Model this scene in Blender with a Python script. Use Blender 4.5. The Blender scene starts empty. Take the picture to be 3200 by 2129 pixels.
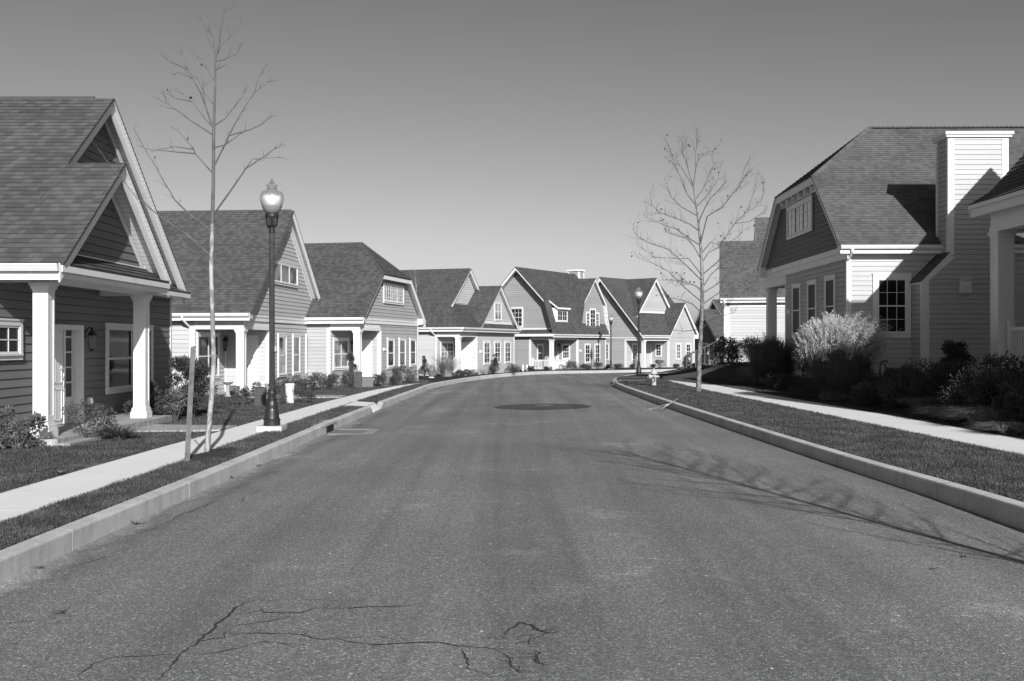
import bpy, math, random
import numpy as np
from mathutils import Vector
from mathutils.geometry import delaunay_2d_cdt
R = math.radians
scene = bpy.context.scene
COL = scene.collection
rng = random.Random(7)
F = 3112.0          # focal length in pixels of the 3200 px wide photograph
CX, HY, CZ = 1600.0, 1074.0, 1.65
SUN = Vector((0.25, -1.0, 0.50)).normalized()   # direction towards the sun

# ------------------------------------------------------------------ materials
def new_mat(name):
    m = bpy.data.materials.new(name); m.use_nodes = True
    nt = m.node_tree
    b = nt.nodes['Principled BSDF']
    return m, nt, b

def N(nt, typ, **kw):
    n = nt.nodes.new(typ)
    for k, v in kw.items():
        if k.startswith('i_'):
            n.inputs[int(k[2:])].default_value = v
        else:
            setattr(n, k, v)
    return n

def math_n(nt, op, a, b=None):
    n = nt.nodes.new('ShaderNodeMath'); n.operation = op
    for i, v in enumerate((a, b)):
        if v is None: continue
        if isinstance(v, (int, float)): n.inputs[i].default_value = v
        else: nt.links.new(v, n.inputs[i])
    return n.outputs[0]

def ramp(nt, fac, stops, interp='LINEAR'):
    n = nt.nodes.new('ShaderNodeValToRGB'); n.color_ramp.interpolation = interp
    el = n.color_ramp.elements
    while len(el) > 1: el.remove(el[-1])
    el[0].position = stops[0][0]; v = stops[0][1]; el[0].color = (v, v, v, 1)
    for p, v in stops[1:]:
        e = el.new(p); e.color = (v, v, v, 1)
    nt.links.new(fac, n.inputs[0])
    return n.outputs[0]

def noise(nt, vec, scale, detail=3.0, rough=0.55, dist=0.0):
    n = nt.nodes.new('ShaderNodeTexNoise')
    n.inputs['Scale'].default_value = scale; n.inputs['Detail'].default_value = detail
    n.inputs['Roughness'].default_value = rough; n.inputs['Distortion'].default_value = dist
    if vec is not None: nt.links.new(vec, n.inputs['Vector'])
    return n.outputs[0]

def objco(nt):
    return nt.nodes.new('ShaderNodeTexCoord').outputs['Object']

def scale_vec(nt, vec, s):
    n = nt.nodes.new('ShaderNodeVectorMath'); n.operation = 'MULTIPLY'
    nt.links.new(vec, n.inputs[0]); n.inputs[1].default_value = s
    return n.outputs[0]

def bump(nt, b, h, strength, dist=0.01):
    n = nt.nodes.new('ShaderNodeBump'); n.inputs['Strength'].default_value = strength
    n.inputs['Distance'].default_value = dist
    nt.links.new(h, n.inputs['Height']); nt.links.new(n.outputs[0], b.inputs['Normal'])

def plain(name, v, rough=0.6, var=0.12, scale=6.0, bmp=0.0, bscale=60.0, spec=0.4):
    m, nt, b = new_mat(name)
    co = objco(nt)
    c = ramp(nt, noise(nt, co, scale, 4.0), [(0.25, v * (1 - var)), (0.75, v * (1 + var))])
    nt.links.new(c, b.inputs['Base Color'])
    b.inputs['Roughness'].default_value = rough
    b.inputs['Specular IOR Level'].default_value = spec
    if bmp: bump(nt, b, noise(nt, co, bscale, 4.0), bmp)
    return m

def siding_mat(name, v):
    m, nt, b = new_mat(name)
    co = objco(nt)
    # faint wood grain along the boards and board to board variation
    g = noise(nt, scale_vec(nt, co, (2.0, 2.0, 60.0)), 1.5, 3.0)
    z = nt.nodes.new('ShaderNodeSeparateXYZ'); nt.links.new(co, z.inputs[0])
    row = math_n(nt, 'FLOOR', math_n(nt, 'DIVIDE', z.outputs[2], 0.15))
    wn = nt.nodes.new('ShaderNodeTexWhiteNoise'); wn.noise_dimensions = '1D'
    nt.links.new(row, wn.inputs['W'])
    f = math_n(nt, 'ADD', math_n(nt, 'MULTIPLY', g, 0.7), math_n(nt, 'MULTIPLY', wn.outputs[0], 0.3))
    f2 = math_n(nt, 'ADD', f, math_n(nt, 'MULTIPLY', noise(nt, co, 0.6, 3.0), 0.5))
    c = ramp(nt, f2, [(0.35, v * 0.86), (1.0, v * 1.12)])
    nt.links.new(c, b.inputs['Base Color']); b.inputs['Roughness'].default_value = 0.62
    b.inputs['Specular IOR Level'].default_value = 0.3
    bump(nt, b, g, 0.12, 0.004)
    return m

def shingle_mat(name, lo, hi, exp=0.14, tab=0.17, cover=0.55):
    m, nt, b = new_mat(name)
    uv = nt.nodes.new('ShaderNodeUVMap').outputs[0]
    s = nt.nodes.new('ShaderNodeSeparateXYZ'); nt.links.new(uv, s.inputs[0])
    row = math_n(nt, 'FLOOR', math_n(nt, 'DIVIDE', s.outputs[1], exp))
    w1 = nt.nodes.new('ShaderNodeTexWhiteNoise'); w1.noise_dimensions = '1D'; nt.links.new(row, w1.inputs['W'])
    sh = math_n(nt, 'ADD', s.outputs[0], math_n(nt, 'MULTIPLY', w1.outputs[0], 3.7))
    colf = math_n(nt, 'DIVIDE', sh, tab)
    colm = math_n(nt, 'FLOOR', colf)
    cb = nt.nodes.new('ShaderNodeCombineXYZ'); nt.links.new(colm, cb.inputs[0]); nt.links.new(row, cb.inputs[1])
    w2 = nt.nodes.new('ShaderNodeTexWhiteNoise'); w2.noise_dimensions = '2D'; nt.links.new(cb.outputs[0], w2.inputs['Vector'])
    gran = noise(nt, uv, 220.0, 2.0)
    big = noise(nt, uv, 0.7, 3.0)
    par = math_n(nt, 'MODULO', math_n(nt, 'ADD', colm, 1000.0), 2.0)
    pale_tab = math_n(nt, 'MULTIPLY', math_n(nt, 'GREATER_THAN', w2.outputs[0], 1.0 - cover), math_n(nt, 'GREATER_THAN', par, 0.5))  # random alternate tabs take the paler shingle colour
    sel = math_n(nt, 'ADD', math_n(nt, 'MULTIPLY', w2.outputs[0], 0.49), math_n(nt, 'MULTIPLY', pale_tab, 0.5))
    base = ramp(nt, sel, [(0.0, lo * 0.85), (0.49, lo * 1.2), (0.51, hi * 0.82), (1.0, hi)])
    mx = nt.nodes.new('ShaderNodeMix'); mx.data_type = 'RGBA'; mx.blend_type = 'MULTIPLY'; mx.inputs[0].default_value = 1.0
    nt.links.new(base, mx.inputs[6])
    g2 = ramp(nt, math_n(nt, 'ADD', math_n(nt, 'MULTIPLY', gran, 0.5), math_n(nt, 'MULTIPLY', big, 0.5)), [(0.3, 0.72), (0.7, 1.25)])
    nt.links.new(g2, mx.inputs[7])
    # narrow gap between neighbouring tabs
    fr = math_n(nt, 'FRACT', colf)
    gap = ramp(nt, fr, [(0.0, 0.55), (0.045, 1.0)])
    mg = nt.nodes.new('ShaderNodeMix'); mg.data_type = 'RGBA'; mg.blend_type = 'MULTIPLY'; mg.inputs[0].default_value = 1.0
    nt.links.new(mx.outputs[2], mg.inputs[6]); nt.links.new(gap, mg.inputs[7])
    nt.links.new(mg.outputs[2], b.inputs['Base Color'])
    b.inputs['Roughness'].default_value = 0.9; b.inputs['Specular IOR Level'].default_value = 0.2
    bump(nt, b, math_n(nt, 'ADD', w2.outputs[0], math_n(nt, 'MULTIPLY', gran, 0.6)), 0.35, 0.008)
    return m

def glass_mat(name, v, blinds=0.0):
    m, nt, b = new_mat(name)
    co = objco(nt)
    if blinds:
        s = nt.nodes.new('ShaderNodeSeparateXYZ'); nt.links.new(co, s.inputs[0])
        w = math_n(nt, 'FRACT', math_n(nt, 'MULTIPLY', math_n(nt, 'ADD', s.outputs[0], s.outputs[1]), 9.0))
        c = ramp(nt, w, [(0.0, blinds * 0.6), (0.5, blinds), (1.0, blinds * 0.6)])
        c2 = noise(nt, co, 1.3, 2.0)
        mx = nt.nodes.new('ShaderNodeMix'); mx.data_type = 'RGBA'
        nt.links.new(ramp(nt, c2, [(0.42, 0.0), (0.55, 1.0)]), mx.inputs[0])
        mx.inputs[6].default_value = (v, v, v, 1); nt.links.new(c, mx.inputs[7])
        nt.links.new(mx.outputs[2], b.inputs['Base Color'])
    else:
        c = ramp(nt, noise(nt, co, 1.6, 3.0), [(0.35, v * 0.4), (0.7, v * 1.8)])
        nt.links.new(c, b.inputs['Base Color'])
    b.inputs['Roughness'].default_value = 0.06; b.inputs['Specular IOR Level'].default_value = 0.6
    bump(nt, b, noise(nt, co, 1.1, 1.0), 0.05, 0.02)
    return m

M = {}
M['trim'] = plain('white_trim_paint', 0.72, 0.45, 0.05, 2.5)
def soffit_mat():
    m, nt, b = new_mat('white_vented_soffit'); co = objco(nt)
    s = nt.nodes.new('ShaderNodeSeparateXYZ'); nt.links.new(co, s.inputs[0])
    w = math_n(nt, 'FRACT', math_n(nt, 'MULTIPLY', s.outputs[1], 10.5))
    nt.links.new(ramp(nt, w, [(0.0, .42), (0.08, .46), (0.14, .74), (1.0, .76)]), b.inputs['Base Color'])
    b.inputs['Roughness'].default_value = .5
    return m
M['soffit'] = soffit_mat()
M['glass'] = glass_mat('dark_window_glass', 0.02)
M['screen'] = glass_mat('screened_window_glass', 0.014); M['screen'].node_tree.nodes['Principled BSDF'].inputs['Specular IOR Level'].default_value = 0.06; M['screen'].node_tree.nodes['Principled BSDF'].inputs['Roughness'].default_value = 0.4
M['glass_blind'] = glass_mat('window_glass_over_blinds', 0.03, 0.22)
M['glass_pale'] = glass_mat('window_glass_over_pale_blinds', 0.12, 0.40)
M['door'] = plain('white_door_paint', 0.74, 0.4, 0.03, 2.0)
M['brass'] = plain('door_metal', 0.35, 0.3, 0.1, 20.0)
M['black'] = plain('black_lamp_paint', 0.022, 0.38, 0.3, 8.0, 0.1, 40.0, 0.5)
M['brick'] = plain('porch_paver', 0.26, 0.85, 0.25, 9.0, 0.2, 30.0)
M['shingle'] = shingle_mat('grey_roof_shingle', 0.075, 0.102, tab=0.17, cover=0.72)
M['shingle_right'] = shingle_mat('weathered_roof_shingle', 0.095, 0.116, tab=0.17, cover=0.75)
S1 = siding_mat('dark_grey_siding', 0.17)
S2 = siding_mat('pale_grey_siding', 0.45)
S3 = siding_mat('mid_grey_siding', 0.37)
S4 = siding_mat('very_pale_siding', 0.47)
S5 = siding_mat('slate_grey_siding', 0.30)
S6 = siding_mat('stone_grey_siding', 0.40)
S7 = siding_mat('charcoal_siding', 0.14)
S8 = siding_mat('white_siding', 0.46)
S10 = siding_mat('light_warm_siding', 0.43)
S9 = siding_mat('grey_shake_siding', 0.13)

# ------------------------------------------------------------------ mesh tools
class MB:
    def __init__(self):
        self.v = []; self.f = []; self.uv = []; self.has_uv = False; self.smooth = False
    def face(self, pts, uv=None):
        b = len(self.v); self.v.extend([tuple(p) for p in pts])
        self.f.append(tuple(range(b, b + len(pts))))
        if uv is not None: self.has_uv = True
        self.uv.append(uv)
    def raw(self, vs, fs):
        b = len(self.v); self.v.extend([tuple(p) for p in vs])
        for f in fs:
            self.f.append(tuple(i + b for i in f)); self.uv.append(None)
    def box(self, lo, hi):
        x0, y0, z0 = lo; x1, y1, z1 = hi
        if x0 > x1: x0, x1 = x1, x0
        if y0 > y1: y0, y1 = y1, y0
        if z0 > z1: z0, z1 = z1, z0
        self.raw([(x0,y0,z0),(x1,y0,z0),(x1,y1,z0),(x0,y1,z0),(x0,y0,z1),(x1,y0,z1),(x1,y1,z1),(x0,y1,z1)],
                 [(0,3,2,1),(4,5,6,7),(0,1,5,4),(1,2,6,5),(2,3,7,6),(3,0,4,7)])
    def hexa(self, a, b):       # a, b: four points each, joined into a solid
        self.raw(list(a) + list(b), [(3,2,1,0),(4,5,6,7),(0,1,5,4),(1,2,6,5),(2,3,7,6),(3,0,4,7)])
    def plank(self, p0, p1, h, out, thick):   # board hanging h below the line p0-p1, thick towards out
        p0 = Vector(p0); p1 = Vector(p1); o = Vector(out) * thick; d = Vector((0, 0, -h))
        self.hexa([p0, p1, p1 + d, p0 + d], [p0 + o, p1 + o, p1 + d + o, p0 + d + o])
    def tube(self, pts, rad, n=6, cap=True):
        pts = [Vector(p) for p in pts]
        b = len(self.v); k = len(pts)
        prev = None
        for i, p in enumerate(pts):
            t = (pts[min(i + 1, k - 1)] - pts[max(i - 1, 0)])
            if t.length < 1e-9: t = Vector((0, 0, 1))
            t.normalize()
            if prev is None:
                a = t.cross(Vector((0.31, 0.77, 0.2))); a.normalize()
            else:
                a = prev - t * prev.dot(t)
                if a.length < 1e-6: a = t.cross(Vector((0.3, 0.7, 0.2)))
                a.normalize()
            prev = a; c = t.cross(a)
            r = rad[i] if isinstance(rad, (list, tuple)) else rad
            for j in range(n):
                th = 2 * math.pi * j / n
                q = p + (a * math.cos(th) + c * math.sin(th)) * r
                self.v.append((q.x, q.y, q.z))
        for i in range(k - 1):
            for j in range(n):
                j2 = (j + 1) % n
                self.f.append((b + i*n + j, b + i*n + j2, b + (i+1)*n + j2, b + (i+1)*n + j)); self.uv.append(None)
        if cap:
            self.f.append(tuple(b + j for j in reversed(range(n)))); self.uv.append(None)
            self.f.append(tuple(b + (k-1)*n + j for j in range(n))); self.uv.append(None)
    def lathe(self, prof, n=24, c=(0, 0), flute=0, depth=0.0, caps=True):   # prof: (r, z)
        b = len(self.v)
        for r, z in prof:
            for j in range(n):
                th = 2 * math.pi * j / n
                rr = r * (1 - depth * (0.5 + 0.5 * math.cos(flute * th))) if flute else r
                self.v.append((c[0] + rr * math.cos(th), c[1] + rr * math.sin(th), z))
        for i in range(len(prof) - 1):
            for j in range(n):
                j2 = (j + 1) % n
                self.f.append((b+i*n+j, b+i*n+j2, b+(i+1)*n+j2, b+(i+1)*n+j)); self.uv.append(None)
        if not caps: return
        self.f.append(tuple(b + j for j in reversed(range(n)))); self.uv.append(None)
        self.f.append(tuple(b + (len(prof)-1)*n + j for j in range(n))); self.uv.append(None)
    def build(self, name, mat, parent=None, dz=0.0, smooth=False, loc=None):
        me = bpy.data.meshes.new(name)
        vs = self.v if not dz else [(x, y, z - dz) for x, y, z in self.v]
        me.from_pydata(vs, [], self.f)
        if self.has_uv:
            l = me.uv_layers.new(name='UVMap')
            k = 0
            for f, u in zip(self.f, self.uv):
                for i in range(len(f)):
                    l.data[k].uv = u[i] if u is not None else (0, 0)
                    k += 1
        me.materials.append(mat)
        if smooth or self.smooth:
            me.polygons.foreach_set('use_smooth', [True] * len(me.polygons))
        me.update()
        o = bpy.data.objects.new(name, me); COL.objects.link(o)
        if parent is not None: o.parent = parent
        if loc is not None: o.location = loc
        return o

def tag(o, label=None, cat=None, group=None, kind=None):
    if label: o['label'] = label
    if cat: o['category'] = cat
    if group: o['group'] = group
    if kind: o['kind'] = kind
    return o

def thing(name, label, cat, loc=(0, 0, 0), rz=0.0, group=None):
    o = bpy.data.objects.new(name, None); COL.objects.link(o)
    o.empty_display_size = 0.2
    o.location = loc; o.rotation_euler = (0, 0, rz)
    return tag(o, label, cat, group)

def copy_thing(src, loc, rz=0.0, sc=1.0, label=None, group=None):
    r = src.copy(); COL.objects.link(r); r.location = loc; r.rotation_euler = (0, 0, rz)
    r.scale = (sc, sc, sc) if isinstance(sc, (int, float)) else sc
    if label: r['label'] = label
    if group: r['group'] = group
    for ch in list(src.children):
        c = ch.copy(); COL.objects.link(c); c.parent = r
        for g in list(ch.children):
            d = g.copy(); COL.objects.link(d); d.parent = c
    return r

def clip_half(poly, val, keep_above):
    out = []
    n = len(poly)
    for i in range(n):
        a, b = poly[i], poly[(i + 1) % n]
        ia = a[1] >= val if keep_above else a[1] <= val
        ib = b[1] >= val if keep_above else b[1] <= val
        if ia: out.append(a)
        if ia != ib:
            t = (val - a[1]) / (b[1] - a[1]); out.append((a[0] + t * (b[0] - a[0]), val))
    return out

def strips(poly, exp, z_off=0.0):
    z0 = min(p[1] for p in poly); z1 = max(p[1] for p in poly)
    k = math.floor((z0 - z_off) / exp + 1e-6)
    while k * exp + z_off < z1 - 1e-4:
        lo = k * exp + z_off
        c = clip_half(clip_half(poly, lo, True), lo + exp, False)
        if len(c) >= 3: yield k, lo, c
        k += 1

def siding(mb, P, poly, exp=0.15, lap=0.017, z_off=0.0, gap=0.009):
    """Lap boards, each leaning out at its foot, over a dark joint open to the sheathing behind."""
    mb.face([P(s, z, -0.03) for s, z in poly])
    for k, lo, c in strips(poly, exp, z_off):
        c = clip_half(c, lo + exp - gap, False)
        if len(c) < 3: continue
        mb.face([P(s, z, lap * (1 - (z - lo) / exp) + 0.002) for s, z in c])
        ss = [s for s, z in c if abs(z - lo) < 1e-5]
        if len(ss) >= 2:
            a, b = min(ss), max(ss)
            mb.face([P(a, lo, -0.03), P(b, lo, -0.03), P(b, lo, lap + 0.002), P(a, lo, lap + 0.002)])

def shakes(mb, P, poly, exp=0.18, lap=0.018):
    r2 = random.Random(3)
    for k, lo, c in strips(poly, exp):
        s0 = min(p[0] for p in c); s1 = max(p[0] for p in c)
        x = s0
        while x < s1:
            w = r2.uniform(0.12, 0.24); x2 = min(s1, x + w)
            d = [(z, s) for s, z in c]
            d = clip_half(clip_half(d, x + 0.006, True), x2 - 0.003, False)
            x += w
            if len(d) < 3: continue
            j = r2.uniform(-0.004, 0.004)
            q = [(s, z) for z, s in d]
            mb.face([P(s, z, (lap + j) * (1 - (z - lo) / exp) + 0.003) for s, z in q])
            ss = [s for s, z in q if abs(z - lo) < 1e-5]
            if len(ss) >= 2:
                a, b = min(ss), max(ss)
                mb.face([P(a, lo, 0.0), P(b, lo, 0.0), P(b, lo, lap + j), P(a, lo, lap + j)])
    mb.face([P(s, z, 0.001) for s, z in poly])

def shingles(mb, pts, exp=0.14, lap=0.018, soffit=None, thick=0.035):
    p = [Vector(q) for q in pts]
    n = Vector((0, 0, 0))
    for i in range(len(p)):
        n += (p[i] - p[0]).cross(p[(i + 1) % len(p)] - p[0])
    n.normalize()
    if n.z < 0: n = -n
    h = Vector((0, 0, 1)).cross(n)
    h.normalize()
    g = n.cross(h)
    if g.z < 0: g = -g; h = -h
    o = min(p, key=lambda q: q.z)
    po = [((q - o).dot(h), (q - o).dot(g)) for q in p]
    u0 = rng.uniform(0, 50)
    for k, lo, c in strips(po, exp):
        mb.face([o + h * a + g * b + n * (lap * (1 - (b - lo) / exp) + 0.002) for a, b in c], [(a + u0, b) for a, b in c])
        ss = [a for a, b in c if abs(b - lo) < 1e-5]
        if len(ss) >= 2:
            a0, a1 = min(ss), max(ss)
            mb.face([o + h*a0 + g*lo, o + h*a1 + g*lo, o + h*a1 + g*lo + n*(lap+0.002), o + h*a0 + g*lo + n*(lap+0.002)],
                    [(a0+u0, lo+0.001), (a1+u0, lo+0.001), (a1+u0, lo+0.001), (a0+u0, lo+0.001)])
    # deck edge: a thin dark slab below the courses
    bt = [q - n * thick for q in p]
    for i in range(len(p)):
        j = (i + 1) % len(p)
        mb.face([p[i], p[j], bt[j], bt[i]], [(0, 0)] * 4)
    if soffit is not None:
        soffit.face([q - n * thick for q in p])

# ------------------------------------------------------------------ terrain
def sm(a, b, x):
    t = min(1.0, max(0.0, (x - a) / (b - a))); return t * t * (3 - 2 * t)
def ground(x, y):
    base = -0.0065 * min(max(y - 16.0, 0.0), 130.0)
    t = sm(-4.0, 4.5, x); far = sm(52, 78, y)
    z = base * ((1 - t) + t * far)
    z += 0.62 * sm(9.0, 11.2, x) * (1 - sm(58, 74, y)) * sm(2, 12, y)
    return z
def road_z(x, y): return ground(min(max(x, -4.2), 5.5) if y < 45 else x, y) - 0.19 - 0.04 * sm(2, 5, x) * (1 - sm(9, 14, y)) + (0.05 * (1 - ((x - 0.5) / 4.6) ** 2) if y < 45 and abs(x - 0.5) < 4.6 else 0.0)
def ray_ground(px, py, dz=0.0):
    k = (HY - py) / F
    lo, hi = 2.0, 400.0
    for _ in range(60):
        mid = (lo + hi) / 2
        zz = CZ + k * mid; x = (px - CX) / F * mid
        if zz > ground(x, mid) + dz: lo = mid
        else: hi = mid
    y = (lo + hi) / 2
    return ((px - CX) / F * y, y)

def spline(pts, step=0.8):
    out = []
    n = len(pts)
    for i in range(n - 1):
        p0 = pts[max(i-1, 0)]; p1 = pts[i]; p2 = pts[i+1]; p3 = pts[min(i+2, n-1)]
        m = max(2, int(math.dist(p1, p2) / step))
        for k in range(m):
            t = k / m
            q = []
            for d in range(2):
                q.append(0.5 * ((2*p1[d]) + (-p0[d]+p2[d])*t + (2*p0[d]-5*p1[d]+4*p2[d]-p3[d])*t*t + (-p0[d]+3*p1[d]-3*p2[d]+p3[d])*t**3))
            out.append(tuple(q))
    out.append(tuple(pts[-1]))
    return out
def offset_line(line, off):     # positive off: to the left of the walking direction
    out = []
    for i, p in enumerate(line):
        a = line[max(i-1, 0)]; b = line[min(i+1, len(line)-1)]
        dx, dy = b[0]-a[0], b[1]-a[1]; l = math.hypot(dx, dy) or 1
        out.append((p[0] - dy/l*off, p[1] + dx/l*off))
    return out
def inside(poly, x, y):
    c = False; j = len(poly) - 1
    for i in range(len(poly)):
        xi, yi = poly[i]; xj, yj = poly[j]
        if (yi > y) != (yj > y) and x < (xj-xi)*(y-yi)/(yj-yi)+xi: c = not c
        j = i
    return c
# ------------------------------------------------------------------ road, kerbs, lawns, pavements
def asphalt_mat(name, v):
    m, nt, b = new_mat(name)
    co = objco(nt)
    fine = noise(nt, co, 38.0, 6.0, 0.75)
    ag = nt.nodes.new('ShaderNodeTexVoronoi'); ag.inputs['Scale'].default_value = 105.0; nt.links.new(co, ag.inputs['Vector'])
    sep = nt.nodes.new('ShaderNodeSeparateColor'); nt.links.new(ag.outputs['Color'], sep.inputs[0])
    stone = ramp(nt, sep.outputs[0], [(0.0, 0.62), (0.5, 0.95), (0.86, 1.22), (0.965, 1.8), (1.0, 3.0)])
    big = noise(nt, co, 0.33, 5.0, 0.6)
    tracks = noise(nt, scale_vec(nt, co, (1.6, 0.045, 1.0)), 1.0, 4.0, 0.6, 0.4)
    worn = noise(nt, scale_vec(nt, co, (1.0, 1.0, 1.0)), 1.1, 6.0, 0.7)
    pale = ramp(nt, worn, [(0.55, 0.0), (0.70, 1.0)])
    pale2 = ramp(nt, noise(nt, co, 0.17, 2.0), [(0.45, 0.0), (0.62, 1.0)])
    pf = math_n(nt, 'MULTIPLY', pale, pale2)
    t = ramp(nt, tracks, [(0.3, 0.78), (0.7, 1.24)])
    bg = ramp(nt, big, [(0.3, 0.86), (0.7, 1.12)])
    fi = ramp(nt, fine, [(0.3, 0.62), (0.7, 1.36)])
    a = math_n(nt, 'MULTIPLY', math_n(nt, 'MULTIPLY', t, bg), math_n(nt, 'MULTIPLY', fi, stone))
    a = math_n(nt, 'MULTIPLY', a, math_n(nt, 'ADD', 1.0, math_n(nt, 'MULTIPLY', math_n(nt, 'MULTIPLY', pf, fine), 1.6)))
    sp = nt.nodes.new('ShaderNodeTexVoronoi'); sp.inputs['Scale'].default_value = 16.0; nt.links.new(co, sp.inputs['Vector'])
    sc_ = nt.nodes.new('ShaderNodeSeparateColor'); nt.links.new(sp.outputs['Color'], sc_.inputs[0])
    chip = math_n(nt, 'MULTIPLY', math_n(nt, 'GREATER_THAN', sc_.outputs[0], .975), math_n(nt, 'LESS_THAN', sp.outputs['Distance'], .17))
    a = math_n(nt, 'MULTIPLY', a, math_n(nt, 'ADD', 1.0, math_n(nt, 'MULTIPLY', chip, 2.2)))
    a = math_n(nt, 'MULTIPLY', a, v)
    cb = nt.nodes.new('ShaderNodeCombineColor')
    for i in range(3): nt.links.new(a, cb.inputs[i])
    nt.links.new(cb.outputs[0], b.inputs['Base Color'])
    b.inputs['Roughness'].default_value = 0.85; b.inputs['Specular IOR Level'].default_value = 0.3
    h = math_n(nt, 'ADD', math_n(nt, 'MULTIPLY', ag.outputs['Distance'], -0.9), fine)
    bump(nt, b, h, 0.55, 0.012)
    return m

def concrete_mat(name, v, stain=0.2, slabs=None):
    m, nt, b = new_mat(name)
    co = objco(nt)
    n1 = noise(nt, co, 1.2, 6.0, 0.65); n2 = noise(nt, co, 45.0, 3.0)
    n3 = noise(nt, scale_vec(nt, co, (1.0, 1.0, 0.12)), 7.0, 5.0, 0.7)
    f = math_n(nt, 'ADD', math_n(nt, 'MULTIPLY', n1, 0.45), math_n(nt, 'ADD', math_n(nt, 'MULTIPLY', n2, 0.2), math_n(nt, 'MULTIPLY', n3, 0.35)))
    c = ramp(nt, f, [(0.32, v * (1 - stain)), (0.52, v), (0.7, v * (1 + stain * 0.5))])
    nt.links.new(c, b.inputs['Base Color']); b.inputs['Roughness'].default_value = 0.88
    b.inputs['Specular IOR Level'].default_value = 0.2
    bump(nt, b, math_n(nt, 'ADD', n2, n1), 0.2, 0.006)
    return m

def brick_mat(name, lo, hi):
    m, nt, b = new_mat(name)
    co = objco(nt)
    t = nt.nodes.new('ShaderNodeTexBrick'); nt.links.new(co, t.inputs['Vector'])
    t.inputs['Scale'].default_value = 4.5; t.inputs['Color1'].default_value = (lo, lo, lo, 1)
    t.inputs['Color2'].default_value = (hi, hi, hi, 1); t.inputs['Mortar'].default_value = (lo*0.45,)*3 + (1,)
    t.inputs['Mortar Size'].default_value = 0.012; t.inputs['Bias'].default_value = 0.0
    mx = nt.nodes.new('ShaderNodeMix'); mx.data_type = 'RGBA'; mx.blend_type = 'MULTIPLY'; mx.inputs[0].default_value = 1.0
    nt.links.new(t.outputs[0], mx.inputs[6]); nt.links.new(ramp(nt, noise(nt, co, 14.0, 4.0), [(0.3, 0.7), (0.7, 1.25)]), mx.inputs[7])
    nt.links.new(mx.outputs[2], b.inputs['Base Color']); b.inputs['Roughness'].default_value = 0.9
    bump(nt, b, t.outputs[1], 0.3, -0.006)
    return m

M['asphalt'] = asphalt_mat('worn_asphalt', 0.178)
M['patch'] = asphalt_mat('dark_patch_asphalt', 0.066)
M['oldconc'] = concrete_mat('old_gutter_concrete', 0.27, 0.35)
M['gutterdust'] = asphalt_mat('dusty_gutter_asphalt', 0.23)
M['kerb'] = concrete_mat('kerb_concrete', 0.48, 0.42)
M['walk'] = concrete_mat('pavement_concrete', 0.70, 0.12)
M['paver'] = brick_mat('paver_brick', 0.26, 0.42)
M['soil'] = plain('lawn_soil', 0.036, 0.95, 0.45, 1.8, 0.6, 40.0, 0.1)
M['mulch'] = plain('dark_mulch', 0.05, 0.95, 0.5, 14.0, 0.9, 35.0, 0.1)

def grass_mat():
    m, nt, b = new_mat('grass_blade'); co = objco(nt)
    f = math_n(nt, 'ADD', math_n(nt, 'MULTIPLY', noise(nt, co, 34.0, 2.0), .62), math_n(nt, 'MULTIPLY', noise(nt, co, 1.7, 4.0, .6), .38))
    nt.links.new(ramp(nt, f, [(.34, .022), (.48, .050), (.58, .095), (.68, .19)]), b.inputs['Base Color'])
    b.inputs['Roughness'].default_value = .7; b.inputs['Specular IOR Level'].default_value = .25
    return m
M['grass'] = grass_mat()
M['crack'] = plain('crack_tar_fill', 0.03, 0.95, 0.3, 20.0)  # dark tar that fills the road cracks

Lp = [(-4.0,-40),(-3.95,0),(-3.9,7.6),(-3.83,12.4),(-3.80,16.2),(-3.86,22),(-3.82,30),(-3.72,38),(-3.45,47),(-1.75,57.5),(1.7,66.6),(6,73),(10.5,78.3),(18,84),(32,92),(60,104),(110,122)]
Rp = [(5.5,-40),(5.35,0),(5.14,10),(4.86,15),(4.52,25),(4.35,33),(4.3,40),(4.5,44.5),(5.1,48.5),(6.2,52.5),(8.2,56),(12,60),(19,65),(33,73),(60,85),(110,103)]
Ls = spline(Lp); Rs = spline(Rp)
def cdt_sheet(poly, zf, mb, grid):
    vs = [Vector(p) for p in poly]; nb = len(vs)
    for g in grid:
        if inside(poly, *g): vs.append(Vector(g))
    faces = [list(range(nb))]
    ov, oe, of, *_ = delaunay_2d_cdt(vs, [], faces, 1, 1e-4)
    mb.raw([(v.x, v.y, zf(v.x, v.y)) for v in ov], [tuple(f) for f in of])
def jgrid(x0, x1, y0, y1, st):
    out = []; y = y0
    while y < y1:
        x = x0
        while x < x1:
            out.append((x + rng.uniform(-.2, .2) * st, y + rng.uniform(-.2, .2) * st)); x += st
        y += st
    return out
grid_near = jgrid(-30, 30, -4, 70, 1.3) + jgrid(-60, 80, 70, 140, 4) + jgrid(-120, -30, -60, 140, 9) + jgrid(30, 140, -60, 70, 9)

# road surface
mb = MB()
road_poly = Ls + Rs[::-1]
cdt_sheet(road_poly, road_z, mb, grid_near)
o = mb.build('road', M['asphalt'], smooth=True); tag(o, kind='structure')

# lawns on both sides
lawn_z = lambda x, y: ground(x, y) + 0.006 * math.sin(x * 3.1) * math.cos(y * 2.3)
Lb = offset_line(Ls, 0.155); Rb = offset_line(Rs, -0.155)
mb = MB()
cdt_sheet(Lb + [(110, 420), (-420, 420), (-420, -40)], lawn_z, mb, grid_near)
o = mb.build('lawn', M['soil'], smooth=True); tag(o, kind='structure')
mb = MB()
cdt_sheet(Rb + [(420, 103), (420, -40)], lawn_z, mb, grid_near)
o = mb.build('lawn', M['soil'], smooth=True); tag(o, kind='structure')
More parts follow.
